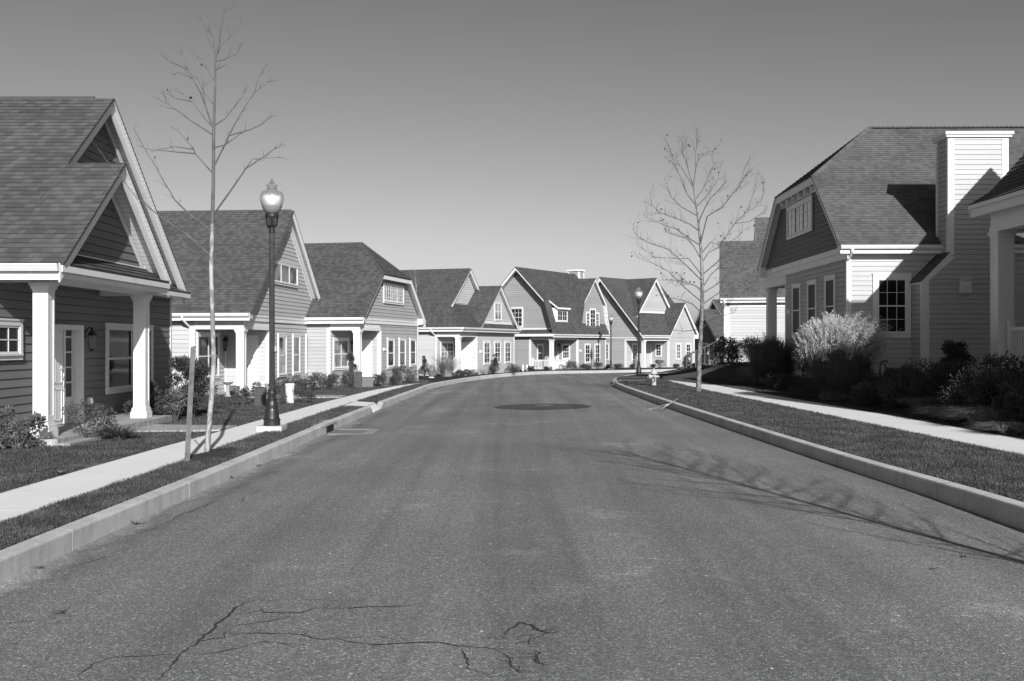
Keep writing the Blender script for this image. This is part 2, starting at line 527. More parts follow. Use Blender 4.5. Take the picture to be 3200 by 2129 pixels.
# land behind the viewer and beyond
mb = MB(); mb.face([(-420, -420, -0.3), (420, -420, -0.3), (420, -39.9, -0.16), (-420, -39.9, -0.16)])
mb.face([(-2500, 415, -1.1), (2500, 415, -1.1), (2500, 3000, -6), (-2500, 3000, -6)])
mb.face([(415, 100, -1.1), (2500, 100, -1.1), (2500, 415, -1.1), (415, 415, -1.1)])
mb.face([(-2500, -40, -1.0), (-415, -40, -1.0), (-415, 415, -1.1), (-2500, 415, -1.1)])
o = mb.build('ground', M['soil']); tag(o, kind='structure')

# kerbs: segments with open joints, one dropped section per ramp
def kerb(line, side, skip, seg=3.05):
    mb = MB()
    # resample by arc length
    d = [0.0]
    for i in range(1, len(line)): d.append(d[-1] + math.dist(line[i-1], line[i]))
    def at(s):
        for i in range(1, len(d)):
            if d[i] >= s:
                t = (s - d[i-1]) / (d[i] - d[i-1] or 1)
                p = line[i-1]; q = line[i]
                x = p[0] + t*(q[0]-p[0]); y = p[1] + t*(q[1]-p[1])
                l = math.dist(p, q) or 1
                return x, y, -(q[1]-p[1])/l*side, (q[0]-p[0])/l*side
        return None
    s = 0.0
    while s + seg < d[-1]:
        a = s + 0.006; e = s + seg - 0.006; s += seg
        st = []
        k = 6
        for i in range(k + 1):
            x, y, nx, ny = at(a + (e - a) * i / k)
            gz = ground(x, y); rz = gz - 0.34
            low = 0.0
            for (y0, y1) in skip:
                low = max(low, sm(y0 - 0.5, y0, y) * (1 - sm(y1, y1 + 0.5, y)))
            h = 0.008 - 0.183 * low
            w = 0.175
            prof = [(-0.0, rz), (0.0, gz + h - 0.022), (0.008, gz + h - 0.007), (0.024, gz + h), (w - 0.02, gz + h + 0.004), (w, gz + h - 0.012), (w, rz)]
            st.append([(x + nx*o_, y + ny*o_, z_) for o_, z_ in prof])
        if a > 30 and st[0][0][1] < -6: continue
        b = len(mb.v); n = len(prof)
        vs = [p for r in st for p in r]
        fs = []
        for i in range(k):
            for j in range(n - 1):
                fs.append((i*n+j, i*n+j+1, (i+1)*n+j+1, (i+1)*n+j))
        fs.append(tuple(range(n))); fs.append(tuple(k*n + j for j in reversed(range(n))))
        mb.raw(vs, fs)
        if s > 190: break
    return mb
o = kerb(Ls, 1, [(27.6, 29.0)]).build('kerb', M['kerb']); tag(o, kind='structure')
o = kerb(Rs, -1, [(43.6, 44.6)]).build('kerb', M['kerb']); tag(o, kind='structure')

# pavements as slabs with joints between them
def walk(name, near, far, dz, slab=3.0, mat='walk', gap=0.006):
    mb = MB()
    n = min(len(near), len(far))
    dl = 0.0; i0 = 0
    quads = []
    for i in range(1, n):
        dl += math.dist(near[i-1], near[i])
        if dl >= slab or i == n - 1:
            quads.append((i0, i)); i0 = i; dl = 0.0
    for a, b in quads:
        tops = []
        for i in range(a, b + 1):
            p, q = near[i], far[i]
            tops.append((p, q))
        def shift(p, q, t): return (p[0] + (q[0]-p[0])*t, p[1] + (q[1]-p[1])*t)
        e0 = gap / (math.dist(near[a], near[a+1]) or 1)
        tops[0] = (shift(near[a], near[a+1], e0), shift(far[a], far[a+1], e0))
        jz = rng.uniform(-0.001, 0.001)
        vs = []; fs = []
        k = len(tops)
        for p, q in tops:
            zp = ground(*p) + dz + jz; zq = ground(*q) + dz + jz
            vs += [(p[0], p[1], zp - 0.09), (p[0], p[1], zp), (q[0], q[1], zq), (q[0], q[1], zq - 0.09)]
        for i in range(k - 1):
            for j in range(3): fs.append((i*4+j, i*4+j+1, (i+1)*4+j+1, (i+1)*4+j))
        fs.append((0, 1, 2, 3)); fs.append(tuple((k-1)*4 + j for j in (3, 2, 1, 0)))
        mb.raw(vs, fs)
    o = mb.build(name, M[mat]); tag(o, kind='structure')
    return o
def resamp(line, step=0.5):
    out = [line[0]]; acc = 0.0
    for i in range(1, len(line)):
        p, q = line[i-1], line[i]; l = math.dist(p, q); t = step - acc
        while t <= l:
            out.append((p[0]+(q[0]-p[0])*t/l, p[1]+(q[1]-p[1])*t/l)); t += step
        acc = l - (t - step)
    return out
LWn = [(-4.7,-10),(-4.68,8),(-4.63,13),(-4.63,18),(-4.65,24),(-4.66,30),(-4.62,37),(-4.4,42),(-4.2,45),(-4.05,46.5)]
LWf = [(-5.63,-10),(-5.6,8),(-5.57,13),(-5.5,18),(-5.52,24),(-5.5,30),(-5.35,37),(-4.95,42),(-4.5,45),(-4.15,46.5)]
def pair(nl, fl, n=140):
    a = spline(nl, 0.3); b = spline(fl, 0.3)
    f = lambda l, t: l[min(len(l)-1, int(t*(len(l)-1)))]
    return [f(a, i/n) for i in range(n+1)], [f(b, i/n) for i in range(n+1)]
na, fa = pair(LWn, LWf); walk('pavement', na, fa, 0.016)
RWn = [(7.75,-10),(7.7,8),(7.5,14.6),(7.25,22),(7.0,30),(6.8,36),(6.75,42),(7.0,46.5),(7.7,50),(9.2,53),(12,55.8),(17,58.5)]
RWf = [(9.0,-10),(9.0,8),(8.85,14.6),(8.6,22),(8.35,30),(8.1,36),(8.05,41),(8.4,45),(9.3,48),(11,50.6),(13.5,52.6),(18,55)]
na, fa = pair(RWn, RWf); walk('pavement', na, fa, 0.016)
# kerb ramps
def ramp_slab(pts):
    mb = MB(); mb.face(pts); mb.face([(x, y, z - 0.12) for x, y, z in reversed(pts)])
    for i in range(len(pts)):
        a, b = pts[i], pts[(i+1) % len(pts)]
        mb.face([a, b, (b[0], b[1], b[2]-0.12), (a[0], a[1], a[2]-0.12)])
    o = mb.build('kerb_ramp', M['walk']); tag(o, kind='structure')
g0 = ground(-4.2, 28.3)
ramp_slab([(-4.0, 27.5, g0 + 0.012), (-4.0, 29.1, g0 + 0.012), (-4.64, 29.5, g0 + 0.018), (-4.64, 27.2, g0 + 0.018)])
ramp_slab([(-3.83, 27.7, g0 - 0.165), (-3.83, 28.9, g0 - 0.165), (-4.01, 29.05, g0 + 0.008), (-4.01, 27.55, g0 + 0.008)])
ramp_slab([(4.56, 43.5, 0.012), (5.9, 43.75, 0.016), (5.95, 44.5, 0.016), (4.62, 44.7, 0.012)])
ramp_slab([(4.42, 43.7, -0.165), (4.57, 43.55, 0.008), (4.63, 44.65, 0.008), (4.47, 44.5, -0.165)])

# paver paths from the porches to the pavement
def path(pts, dz=0.03):
    mb = MB()
    p = [(x, y, ground(x, y) + dz) for x, y in pts]
    mb.face(p)
    for i in range(len(p)):
        a, b = p[i], p[(i+1) % len(p)]
        mb.face([a, b, (b[0], b[1], b[2]-0.1), (a[0], a[1], a[2]-0.1)])
    o = mb.build('path', M['paver']); tag(o, kind='structure'); return o
path([(-7.35, 18.6), (-5.57, 19.0), (-5.53, 20.0), (-7.35, 20.35)])
path([(-8.7, 32.2), (-7.3, 31.6), (-5.53, 32.3), (-5.53, 33.4), (-8.7, 33.9)])
path([(-6.2, 42.4), (-5.3, 42.2), (-5.25, 43.4), (-6.0, 43.5)])
# dark bed of mulch round the left street tree and along the right hand houses
def bed(pts, dz=0.018):
    mb = MB()
    cx_ = sum(p[0] for p in pts)/len(pts); cy_ = sum(p[1] for p in pts)/len(pts)
    P = [(x, y, ground(x, y) + dz) for x, y in pts]
    mb.raw(P + [(cx_, cy_, ground(cx_, cy_) + dz + 0.04)], [(i, (i+1) % len(P), len(P)) for i in range(len(P))])
    o = mb.build('planting_bed', M['mulch'], smooth=True); tag(o, kind='structure'); return o
bed([(-4.42 + 0.28*math.cos(t)*rng.uniform(.7,1.2), 14.75 + .95*math.sin(t)*rng.uniform(.9,1.1)) for t in [i*2*math.pi/22 for i in range(22)]])
def bed_strip(xs0, xs1, y0, y1, dz=0.02):
    mb = MB(); n = 40; pr = None
    for i in range(n + 1):
        y = y0 + (y1 - y0)*i/n
        row = []
        for j in range(7):
            x = xs0(y) + (xs1(y) - xs0(y))*j/6 + (rng.uniform(-.06, .06) if j == 0 else 0)
            row.append((x, y, ground(x, y) + dz + 0.02*math.sin(5*x+3*y)))
        if pr: mb.raw(pr + row, [(k, k+1, k+8, k+7) for k in range(6)])
        pr = row
    o = mb.build('planting_bed', M['mulch'], smooth=True); tag(o, kind='structure')
bed_strip(lambda y: 9.25 + 0.12*math.sin(y*0.9), lambda y: 13.0, 14.5, 30.6)

# dark round asphalt patch with its manhole cover; pale dust along the left gutter
mb = MB(); ring = []
for i in range(64):
    t = i*2*math.pi/64; r = 1.42 + 0.035*math.sin(3*t) + 0.02*math.sin(11*t) + rng.uniform(-.012,.012)
    ring.append((0.88 + r*math.cos(t), 28.75 + r*math.sin(t)))
zc = road_z(0.9, 28.7)
mb.raw([(x, y, road_z(x, y) + 0.006) for x, y in ring] + [(0.88, 28.75, zc + 0.012)], [(i, (i+1) % 64, 64) for i in range(64)])
o = mb.build('asphalt_patch', M['patch'], smooth=True); tag(o, kind='structure')
t_ = thing('manhole_cover', 'round iron manhole cover in the dark asphalt patch', 'manhole cover', (0.92, 29.15, zc + 0.01))
M['iron'] = plain('cast_iron', 0.085, 0.45, 0.3, 30.0, 0.3, 60.0, 0.6)
mb = MB(); mb.lathe([(0.33, 0.0), (0.33, 0.012), (0.28, 0.014), (0.27, 0.006)], 40); mb.build('ring', M['iron'], t_)
mb = MB(); mb.lathe([(0.265, 0.0), (0.265, 0.013)], 40)
for i in range(-3, 4): mb.box((i*0.075 - 0.012, -0.13, 0.012), (i*0.075 + 0.012, 0.13, 0.019))
mb.build('lid', M['iron'], t_)

# storm drain in the left kerb
yd = 20.9
t_ = thing('storm_drain', 'kerbside storm drain with a dark mouth under the left kerb', 'drain', (-3.845, yd, ground(-3.85, yd) - 0.20))
M['mouth_shade'] = plain('drain_mouth_shade', 0.006, 0.9, 0.1)
mb = MB(); mb.box((-0.32, -0.95, 0.165), (0.004, 0.95, 0.211)); mb.box((-0.3, -0.95, -0.05), (-0.02, -0.62, 0.165)); mb.box((-0.3, 0.62, -0.05), (-0.02, 0.95, 0.165))
mb.build('hood', M['kerb'], t_)
mb = MB(); mb.box((-0.28, -0.22, 0.0), (0.012, 0.52, 0.15)); mb.build('mouth', M['mouth_shade'], t_)  # solid black block stands in for the shade inside the opening
mb = MB(); mb.box((0.10, -0.62, 0.028), (0.95, -0.50, 0.04)); mb.box((0.10, 0.50, 0.028), (0.95, 0.62, 0.04)); mb.box((0.78, -0.50, 0.028), (1.0, 0.50, 0.04))
mb.build('apron', M['oldconc'], t_)
mb = MB(); mb.box((0.1, -0.49, 0.02), (0.77, 0.49, 0.026))
for i in range(9): mb.box((0.13, -0.44 + i*0.105, 0.026), (0.75, -0.40 + i*0.105, 0.036))
mb.build('grate', M['iron'], t_)
mb = MB(); pr = []
for i in range(90):
    y = 4 + i*0.5
    e = 0.30 + 0.22*math.sin(y*0.7) * math.sin(y*2.1) + rng.uniform(-.06, .06)
    if 18.5 < y < 23.5: e += 1.0*(1 - abs(y - 21)/2.5)
    xk = min(Ls, key=lambda p: abs(p[1]-y))[0]
    e = e*1.6
    row = [(xk + 0.004, y, road_z(xk, y) + 0.005), (xk + max(0.1, e), y, road_z(xk + e, y) + 0.004)]
    if pr: mb.face([pr[0], pr[1], row[1], row[0]], [(0, y-.5), (1, y-.5), (1, y), (0, y)])
    pr = row
def dust_mat():
    m = M['gutterdust']; nt = m.node_tree; b = nt.nodes['Principled BSDF']
    u = nt.nodes.new('ShaderNodeSeparateXYZ'); nt.links.new(nt.nodes.new('ShaderNodeUVMap').outputs[0], u.inputs[0])
    co = objco(nt)
    f = math_n(nt, 'SUBTRACT', math_n(nt, 'ADD', noise(nt, co, 2.2, 6.0, .7), math_n(nt, 'MULTIPLY', noise(nt, co, 40.0, 3.0), .5)), math_n(nt, 'MULTIPLY', u.outputs[0], .75))
    nt.links.new(ramp(nt, f, [(.22, 0.0), (.62, .9)]), b.inputs['Alpha'])
dust_mat()
o = mb.build('gutter_dust', M['gutterdust']); tag(o, kind='structure')

# cracks in the asphalt, thin ribbons following the photograph's crack lines
def crack(pts, w):
    mb_ = crack_mb
    W = [ray_ground(x / 1.473, 1300 + y / 1.473, -0.15) if False else None for x, y in pts]
    P = []
    for x, y in pts:
        px, py = x / 1.473, 1300 + y / 1.473
        yy = 1.8 * F / (py - HY); P.append(((px - CX) / F * yy, yy))
    q = [P[0]]; wob = 0.0
    for a, b in zip(P, P[1:]):
        n = max(2, int(math.dist(a, b) / 0.022)); l = math.dist(a, b) or 1; nx, ny = -(b[1]-a[1])/l, (b[0]-a[0])/l
        for i in range(1, n + 1):
            t = i / n; wob = wob*.93 + rng.gauss(0, .012); k = wob * min(1, 4*(1-t)*t + .1) * min(1, l/.9) + rng.gauss(0, .005)
            q.append((a[0] + (b[0]-a[0])*t + nx*k, a[1] + (b[1]-a[1])*t + ny*k))
    L = len(q); ww = 1.0; e0 = 0.0
    for i in range(L - 1):
        a, b = q[i], q[i+1]
        dx, dy = b[0]-a[0], b[1]-a[1]; l = math.hypot(dx, dy) or 1
        ww = min(1.5, max(.55, ww + rng.gauss(0, .2)))
        e1 = w * .44 * ww * min(1, (i+2)/10, (L-1-i)/10)
        nx, ny = -dy/l, dx/l; z = 0.005
        mb_.face([(a[0]-nx*e0, a[1]-ny*e0, road_z(*a)+z), (b[0]-nx*e1, b[1]-ny*e1, road_z(*b)+z), (b[0]+nx*e1, b[1]+ny*e1, road_z(*b)+z), (a[0]+nx*e0, a[1]+ny*e0, road_z(*a)+z)])
        e0 = e1
        if rng.random() < .012 and w > .006:      # short side crack
            th = math.atan2(dy, dx) + rng.choice((-1, 1))*rng.uniform(.5, 1.3); p = a; ln = rng.randint(4, 14); f0 = e0*.6
            for k in range(ln):
                th += rng.gauss(0, .35); p2 = (p[0] + math.cos(th)*.025, p[1] + math.sin(th)*.025); f1 = f0*(1 - (k+1)/ln); mx, my = -math.sin(th), math.cos(th); g = f0*(1 - k/ln)
                mb_.face([(p[0]-mx*g, p[1]-my*g, road_z(*p)+.0055), (p2[0]-mx*f1, p2[1]-my*f1, road_z(*p2)+.0055), (p2[0]+mx*f1, p2[1]+my*f1, road_z(*p2)+.0055), (p[0]+mx*g, p[1]+my*g, road_z(*p)+.0055)]); p = p2
crack_mb = MB()
for pts, w in [
    ([(720,1221),(790,1150),(830,1095),(900,1050),(975,990),(1040,930),(1075,885),(1150,850)], 0.014),
    ([(1075,905),(1140,912),(1205,890),(1215,905),(1300,908),(1380,910),(1450,888),(1560,892),(1690,885),(1800,884),(1960,880)], 0.011),
    ([(1205,890),(1195,878)], 0.008), ([(1505,890),(1515,862)], 0.009),
    ([(975,985),(1060,968),(1180,955),(1290,935),(1370,912)], 0.008),
    ([(960,1005),(1090,1003),(1250,1005),(1390,1010),(1450,1030),(1560,1035),(1650,1052),(1760,1060),(1900,1052),(2010,1050),(2110,1070),(2200,1075),(2290,1085),(2360,1082)], 0.012),
    ([(1450,1030),(1600,1026),(1740,1024),(1850,1030),(1920,1052)], 0.006),
    ([(1750,1060),(1700,1080),(1640,1100),(1560,1100)], 0.008),
    ([(1040,985),(1035,1020),(940,1035),(830,1040)], 0.008),
    ([(830,1098),(960,1095),(1100,1070),(1210,1040),(1330,1055),(1440,1065)], 0.007),
    ([(790,1135),(960,1138),(1080,1125),(1160,1115)], 0.006),
    ([(350,1200),(410,1155),(450,1128),(520,1108),(640,1105),(830,1100)], 0.008),
    ([(1075,850),(1200,850),(1450,850),(1700,855)], 0.004),
    ([(880,905),(960,910),(1020,912)], 0.005),
    ([(2130,1075),(2145,1140),(2150,1170),(2200,1190),(2250,1205)], 0.017),
    ([(2250,1205),(2300,1170),(2350,1165)], 0.010), ([(2230,1105),(2290,1130),(2360,1145),(2400,1150)], 0.010),
    ([(2320,1040),(2330,1000),(2390,960),(2450,970),(2480,1000),(2560,985)], 0.014),
    ([(2360,1060),(2420,1040),(2500,1020),(2560,985)], 0.009), ([(2360,1100),(2440,1105),(2510,1100)], 0.010),
    ([(2290,1085),(2340,1120),(2350,1165),(2390,1185),(2480,1190)], 0.015),
    ([(2460,1090),(2480,1140),(2500,1160),(2560,1150)], 0.008),
    ([(2170,1200),(2260,1215),(2400,1200)], 0.012),
    ([(2387,955),(2457,965),(2487,1000),(2537,1010),(2562,1005),(2607,995)], 0.0136), ([(2357,1030),(2417,1020),(2487,1015)], 0.0119), ([(2357,1055),(2447,1050),(2517,1055)], 0.0119),
    ([(2427,1080),(2487,1100),(2457,1130),(2477,1150),(2547,1165)], 0.0136), ([(2377,1165),(2397,1160),(2387,1190),(2487,1190)], 0.0170), ([(2442,1010),(2437,1050),(2427,1080)], 0.0102), ([(2200,1035),(2260,1030),(2320,1040)], 0.0102), ([(2290,1085),(2300,1060),(2357,1055)], 0.0102), ([(2420,1110),(2360,1125),(2350,1165)], 0.0119),
    ([(300,688),(360,672),(430,655),(540,625)], 0.008),
    ([(600,528),(700,512),(790,470),(840,440),(940,410),(1010,380)], 0.008),
    ([(1100,395),(1180,345),(1215,330)], 0.006),
    ([(0,942),(90,935),(170,930),(245,928)], 0.010),
]: crack(pts, w)
o = crack_mb.build('road_cracks', M['crack']); tag(o, kind='structure')

# grass blades: strips beside the kerbs and the lawns
def scatter_grass():
    r = np.random.default_rng(5)
    walkL = na_l + fa_l[::-1]
    V = []; 
    areas = []
    def strip(xa, xb, y0, y1, dens0, mind=60, yref=9.0):
        out = []
        y = y0
        while y < y1:
            st = 0.5
            d = max(mind, dens0 * min(1.0, (yref / max(y, 1)) ** 1.6))
            w = xb(y) - xa(y)
            if w > 0.05:
                n = int(d * w * st)
                ys = r.uniform(y, y + st, n); t = r.uniform(0, 1, n)
                xs = np.array([xa(q) for q in ys]) ; xe = np.array([xb(q) for q in ys])
                out.append(np.stack([xs + (xe - xs) * t, ys], 1))
            y += st
        return np.concatenate(out)
    ip = lambda line: (lambda y: float(np.interp(y, [p[1] for p in line], [p[0] for p in line])))
    lk = ip([p for p in Ls if p[1] < 48]); lwn = ip(LWn); lwf = ip(LWf)
    rk = ip([p for p in Rs if p[1] < 50]); rwn = ip(RWn[:8]); rwf = ip(RWf[:7])
    areas.append((strip(lambda y: lwn(y) - 0.02, lambda y: lk(y) - 0.17, 6.0, 47, 6500, 700), 0.05))
    areas.append((strip(lambda y: -9.0 if y < 15.5 else -7.7, lambda y: lwf(y) + 0.02, 9.5, 50, 5000, 520), 0.04))
    areas.append((strip(lambda y: -12.0, lambda y: -7.7, 24.5, 34, 1200, 300), 0.04))
    areas.append((strip(lambda y: rk(y) + 0.17, lambda y: rwn(y) + 0.02, 8.0, 49, 5500, 800), 0.05))
    areas.append((strip(lambda y: rwf(y) - 0.02, lambda y: 9.35, 13.0, 34, 3500, 600), 0.05))
    areas.append((strip(lambda y: rwf(y) - 0.02, lambda y: 11.0, 30.0, 47, 900, 400), 0.05))
    areas.append((strip(lambda y: 9.6, lambda y: 17, 47, 56, 150, 120), 0.06))
    for pts, h in areas:
        for x, y in pts:
            if 31.6 < y < 33.9 and -8.7 < x < -5.5: continue
            if 18.7 < y < 20.3 and -7.4 < x < -5.5: continue
            if 27.1 < y < 29.75 and -4.65 < x < -3.9: continue
            if x < -4 and ((x + 4.42)/.26)**2 + ((y - 14.75)/.85)**2 < r.uniform(.5, 1.2): continue
            if 43.6 < y < 44.6 and 4 < x < 5.93: continue
            if x > 9 and y > 46.5 and (lambda q: q)(x < 9.6): continue
            V.append((x, y, h))
    V = np.array(V); n = len(V)
    z = np.array([ground(a, b) for a, b in V[:, :2]])
    clump = 0.5 + 0.5*np.sin(V[:, 0]*2.7 + np.sin(V[:, 1]*1.9)*2) * np.sin(V[:, 1]*2.2 + np.cos(V[:, 0]*3.3))
    hgt = V[:, 2] * 0.82 * r.uniform(0.5, 1.25, n) * (0.75 + 0.5*clump)
    wid = r.uniform(0.0022, 0.0045, n) * (1 + np.maximum(0, V[:, 1] - 14)/14)
    hgt = hgt * (1 + np.maximum(0, V[:, 1] - 20)/60)
    th = r.uniform(0, 2*np.pi, n); ln = r.uniform(0.1, 0.9, n); tl = r.uniform(0, 2*np.pi, n)
    dx, dy = np.cos(th)*wid, np.sin(th)*wid
    ox, oy = np.cos(tl)*ln*hgt, np.sin(tl)*ln*hgt
    P = np.zeros((n, 5, 3))
    P[:, 0] = np.stack([V[:, 0]-dx, V[:, 1]-dy, z-0.004], 1)
    P[:, 1] = np.stack([V[:, 0]+dx, V[:, 1]+dy, z-0.004], 1)
    P[:, 2] = np.stack([V[:, 0]+dx*.7+ox*.35, V[:, 1]+dy*.7+oy*.35, z+hgt*.6], 1)
    P[:, 3] = np.stack([V[:, 0]-dx*.7+ox*.35, V[:, 1]-dy*.7+oy*.35, z+hgt*.6], 1)
    P[:, 4] = np.stack([V[:, 0]+ox, V[:, 1]+oy, z+hgt], 1)
    me = bpy.data.meshes.new('grass')
    me.vertices.add(n*5); me.vertices.foreach_set('co', P.reshape(-1))
    idx = np.arange(n)[:, None]*5
    quad = (idx + np.array([0, 1, 2, 3])); tri = (idx + np.array([3, 2, 4]))
    loops = np.concatenate([quad, tri], 1).reshape(-1)
    me.loops.add(len(loops)); me.loops.foreach_set('vertex_index', loops.astype(np.int32))
    me.polygons.add(n*2)
    starts = (np.arange(n)[:, None]*7 + np.array([0, 4])).reshape(-1)
    me.polygons.foreach_set('loop_start', starts.astype(np.int32))
    me.polygons.foreach_set('loop_total', np.tile([4, 3], n).astype(np.int32))
    me.update(calc_edges=True); me.validate()
    me.materials.append(M['grass'])
    o = bpy.data.objects.new('grass', me); COL.objects.link(o)
    tag(o, 'short mown grass beside kerbs and pavements', 'grass', kind='stuff')
    print('GRASS', n)
na_l, fa_l = pair(LWn, LWf)
scatter_grass()
# ------------------------------------------------------------------ houses
# pixel frames of the measuring views of the photograph (3200 px wide)
def zf(ox, oy, s): return lambda x, y: (ox + x / s, oy + y / s)
Z1 = zf(0, 250, 2.09); Z2 = zf(0, 800, 2.413); Z3 = zf(450, 600, 2.24); Z4 = zf(900, 720, 2.958)
Z5 = zf(1250, 800, 3.92); Z6 = zf(1540, 800, 3.92); Z7 = zf(1800, 800, 3.484); Z8 = zf(2200, 350, 2.6133)
Z9 = zf(2700, 350, 2.614); Z10 = zf(2200, 850, 3.137); Z11 = zf(2700, 850, 2.614)

M['wood'] = plain('weathered_wood', 0.11, 0.85, 0.3, 6.0, .3, 40.0, .2)
FOOT = []
class House:
    def __init__(self, label, x, y, th, z0, name='house'):
        self.x, self.y, self.th, self.z0 = x, y, R(th), z0
        self.o = thing(name, label, 'house', (x, y, z0), -R(th))
        self.b = (math.cos(self.th), -math.sin(self.th)); self.a = (math.sin(self.th), math.cos(self.th))
        self.trim = MB(); self.sof = MB()
    def part(self, name, mb, mat, parent=None, smooth=False):
        return mb.build(name, mat, parent or self.o, self.z0, smooth)
    def world(self, u, v): return (self.x + u*self.b[0] + v*self.a[0], self.y + u*self.b[1] + v*self.a[1])
    def plane(self, o, d, n): return Plane(self, o, d, n)
    def finish(self):
        self.part('trim', self.trim, M['trim'])
        if self.sof.f: self.part('soffit', self.sof, M['soffit'])

class Plane:
    def __init__(self, h, o, d, n):
        self.h, self.o, self.d, self.n = h, o, d, n
    def __call__(self, s, z, off=0.0):
        return (self.o[0] + s*self.d[0] + off*self.n[0], self.o[1] + s*self.d[1] + off*self.n[1], z)
    def s(self, px):
        k = (px - CX) / F
        O = self.h.world(*self.o); Q = self.h.world(self.o[0]+self.d[0], self.o[1]+self.d[1])
        D = (Q[0]-O[0], Q[1]-O[1])
        return (k*O[1] - O[0]) / (D[0] - k*D[1])
    def z(self, s, py):
        O = self.h.world(self.o[0] + s*self.d[0], self.o[1] + s*self.d[1])
        return CZ + (HY - py) / F * O[1]
    def rect(self, zf_, xl, yt, yb, xr):
        p = zf_(xl, yt); s0 = self.s(p[0]); s1 = self.s(zf_(xr, yt)[0])
        zt = self.z(s0, p[1]); zb = self.z(s0, zf_(xl, yb)[1])
        return min(s0, s1), max(s0, s1), zb, zt
    def slab(self, mb, s0, s1, z0, z1, o0, o1):
        a = [self(s0, z0, o0), self(s1, z0, o0), self(s1, z1, o0), self(s0, z1, o0)]
        b = [self(s0, z0, o1), self(s1, z0, o1), self(s1, z1, o1), self(s0, z1, o1)]
        mb.hexa(a, b)

def window(h, P, r, units=1, hung=True, cols=0, rows=0, glass='glass', casing=0.085, nb=0.011, base=0.0):
    s0, s1, z0, z1 = r
    mb = MB(); gl = MB()
    c = casing
    B = base + 0.012
    P.slab(mb, s0, s0+c, z0, z1, B, B+0.045); P.slab(mb, s1-c, s1, z0, z1, B, B+0.045)
    P.slab(mb, s0+c, s1-c, z1-c, z1, B, B+0.047); P.slab(mb, s0+c, s1-c, z0, z0+c*0.9, B, B+0.043)
    P.slab(mb, s0-0.02, s1+0.02, z1-0.002, z1+0.03, B, B+0.06)
    P.slab(mb, s0+c*0.4, s1-c*0.4, z0+c*0.9-0.002, z0+c*0.9+0.028, B, B+0.07)
    a0, a1, b0, b1 = s0+c, s1-c, z0+c*0.9+0.026, z1-c
    P.slab(gl, a0, a1, b0, b1, B+0.008, B+0.016)
    w = (a1 - a0) / units
    for i in range(units):
        x0, x1 = a0 + i*w, a0 + (i+1)*w
        if i: P.slab(mb, x0-0.035, x0+0.035, b0, b1, B+0.02, B+0.043)
        f = min(0.035, w*0.09)
        P.slab(mb, x0, x0+f, b0, b1, B+0.02, B+0.036); P.slab(mb, x1-f, x1, b0, b1, B+0.02, B+0.036)
        P.slab(mb, x0+f, x1-f, b0, b0+f*1.2, B+0.02, B+0.035); P.slab(mb, x0+f, x1-f, b1-f, b1, B+0.02, B+0.035)
        if hung: 
            zm = (b0+b1)/2; P.slab(mb, x0+f, x1-f, zm-0.022, zm+0.022, B+0.02, B+0.038)
        for k in range(1, cols):
            xx = x0 + (x1-x0)*k/cols; P.slab(mb, xx-nb, xx+nb, b0+f, b1-f, B+0.02, B+0.030)
        for k in range(1, rows):
            if hung and k*2 == rows: continue
            zz = b0 + (b1-b0)*k/rows; P.slab(mb, x0+f, x1-f, zz-nb, zz+nb, B+0.02, B+0.029)
    o = h.part('window', mb, M['trim'])
    h.part('pane', gl, M[glass], o)
    return o

def door(h, P, r, lites=False, base=0.0, knob_right=False):
    s0, s1, z0, z1 = r
    B = base + 0.012; fr = MB(); c = 0.085
    P.slab(fr, s0, s0+c, z0, z1, B, B+0.05); P.slab(fr, s1-c, s1, z0, z1, B, B+0.05); P.slab(fr, s0+c, s1-c, z1-c, z1, B, B+0.052)
    f = h.part('door_frame', fr, M['trim'])
    mb = MB(); a0, a1, b0, b1 = s0+c, s1-c, z0+0.03, z1-c
    P.slab(mb, a0, a1, b0, b1, B+0.005, B+0.02)
    w = a1-a0; hh = b1-b0
    for (x0, x1) in ((0.12, 0.46), (0.54, 0.88)):
        for (y0, y1) in ((0.08, 0.38), (0.46, 0.80), (0.85, 0.95)):
            X0, X1, Y0, Y1 = a0+w*x0, a0+w*x1, b0+hh*y0, b0+hh*y1
            t = 0.018
            P.slab(mb, X0, X1, Y0, Y0+t, B+0.018, B+0.027); P.slab(mb, X0, X1, Y1-t, Y1, B+0.018, B+0.027)
            P.slab(mb, X0, X0+t, Y0, Y1, B+0.018, B+0.0265); P.slab(mb, X1-t, X1, Y0, Y1, B+0.018, B+0.0265)
    d = h.part('door', mb, M['door'])
    hb = MB(); kx = a1-0.07 if knob_right else a0+0.07; kz = b0+hh*0.46
    q = P(kx, kz, B+0.02); q2 = P(kx, kz, B+0.075)
    hb.tube([q, P(kx, kz, B+0.05), P(kx, kz, B+0.055), q2], [0.015, 0.015, 0.035, 0.03], 8)
    h.part('handle', hb, M['brass'], d)
    return d

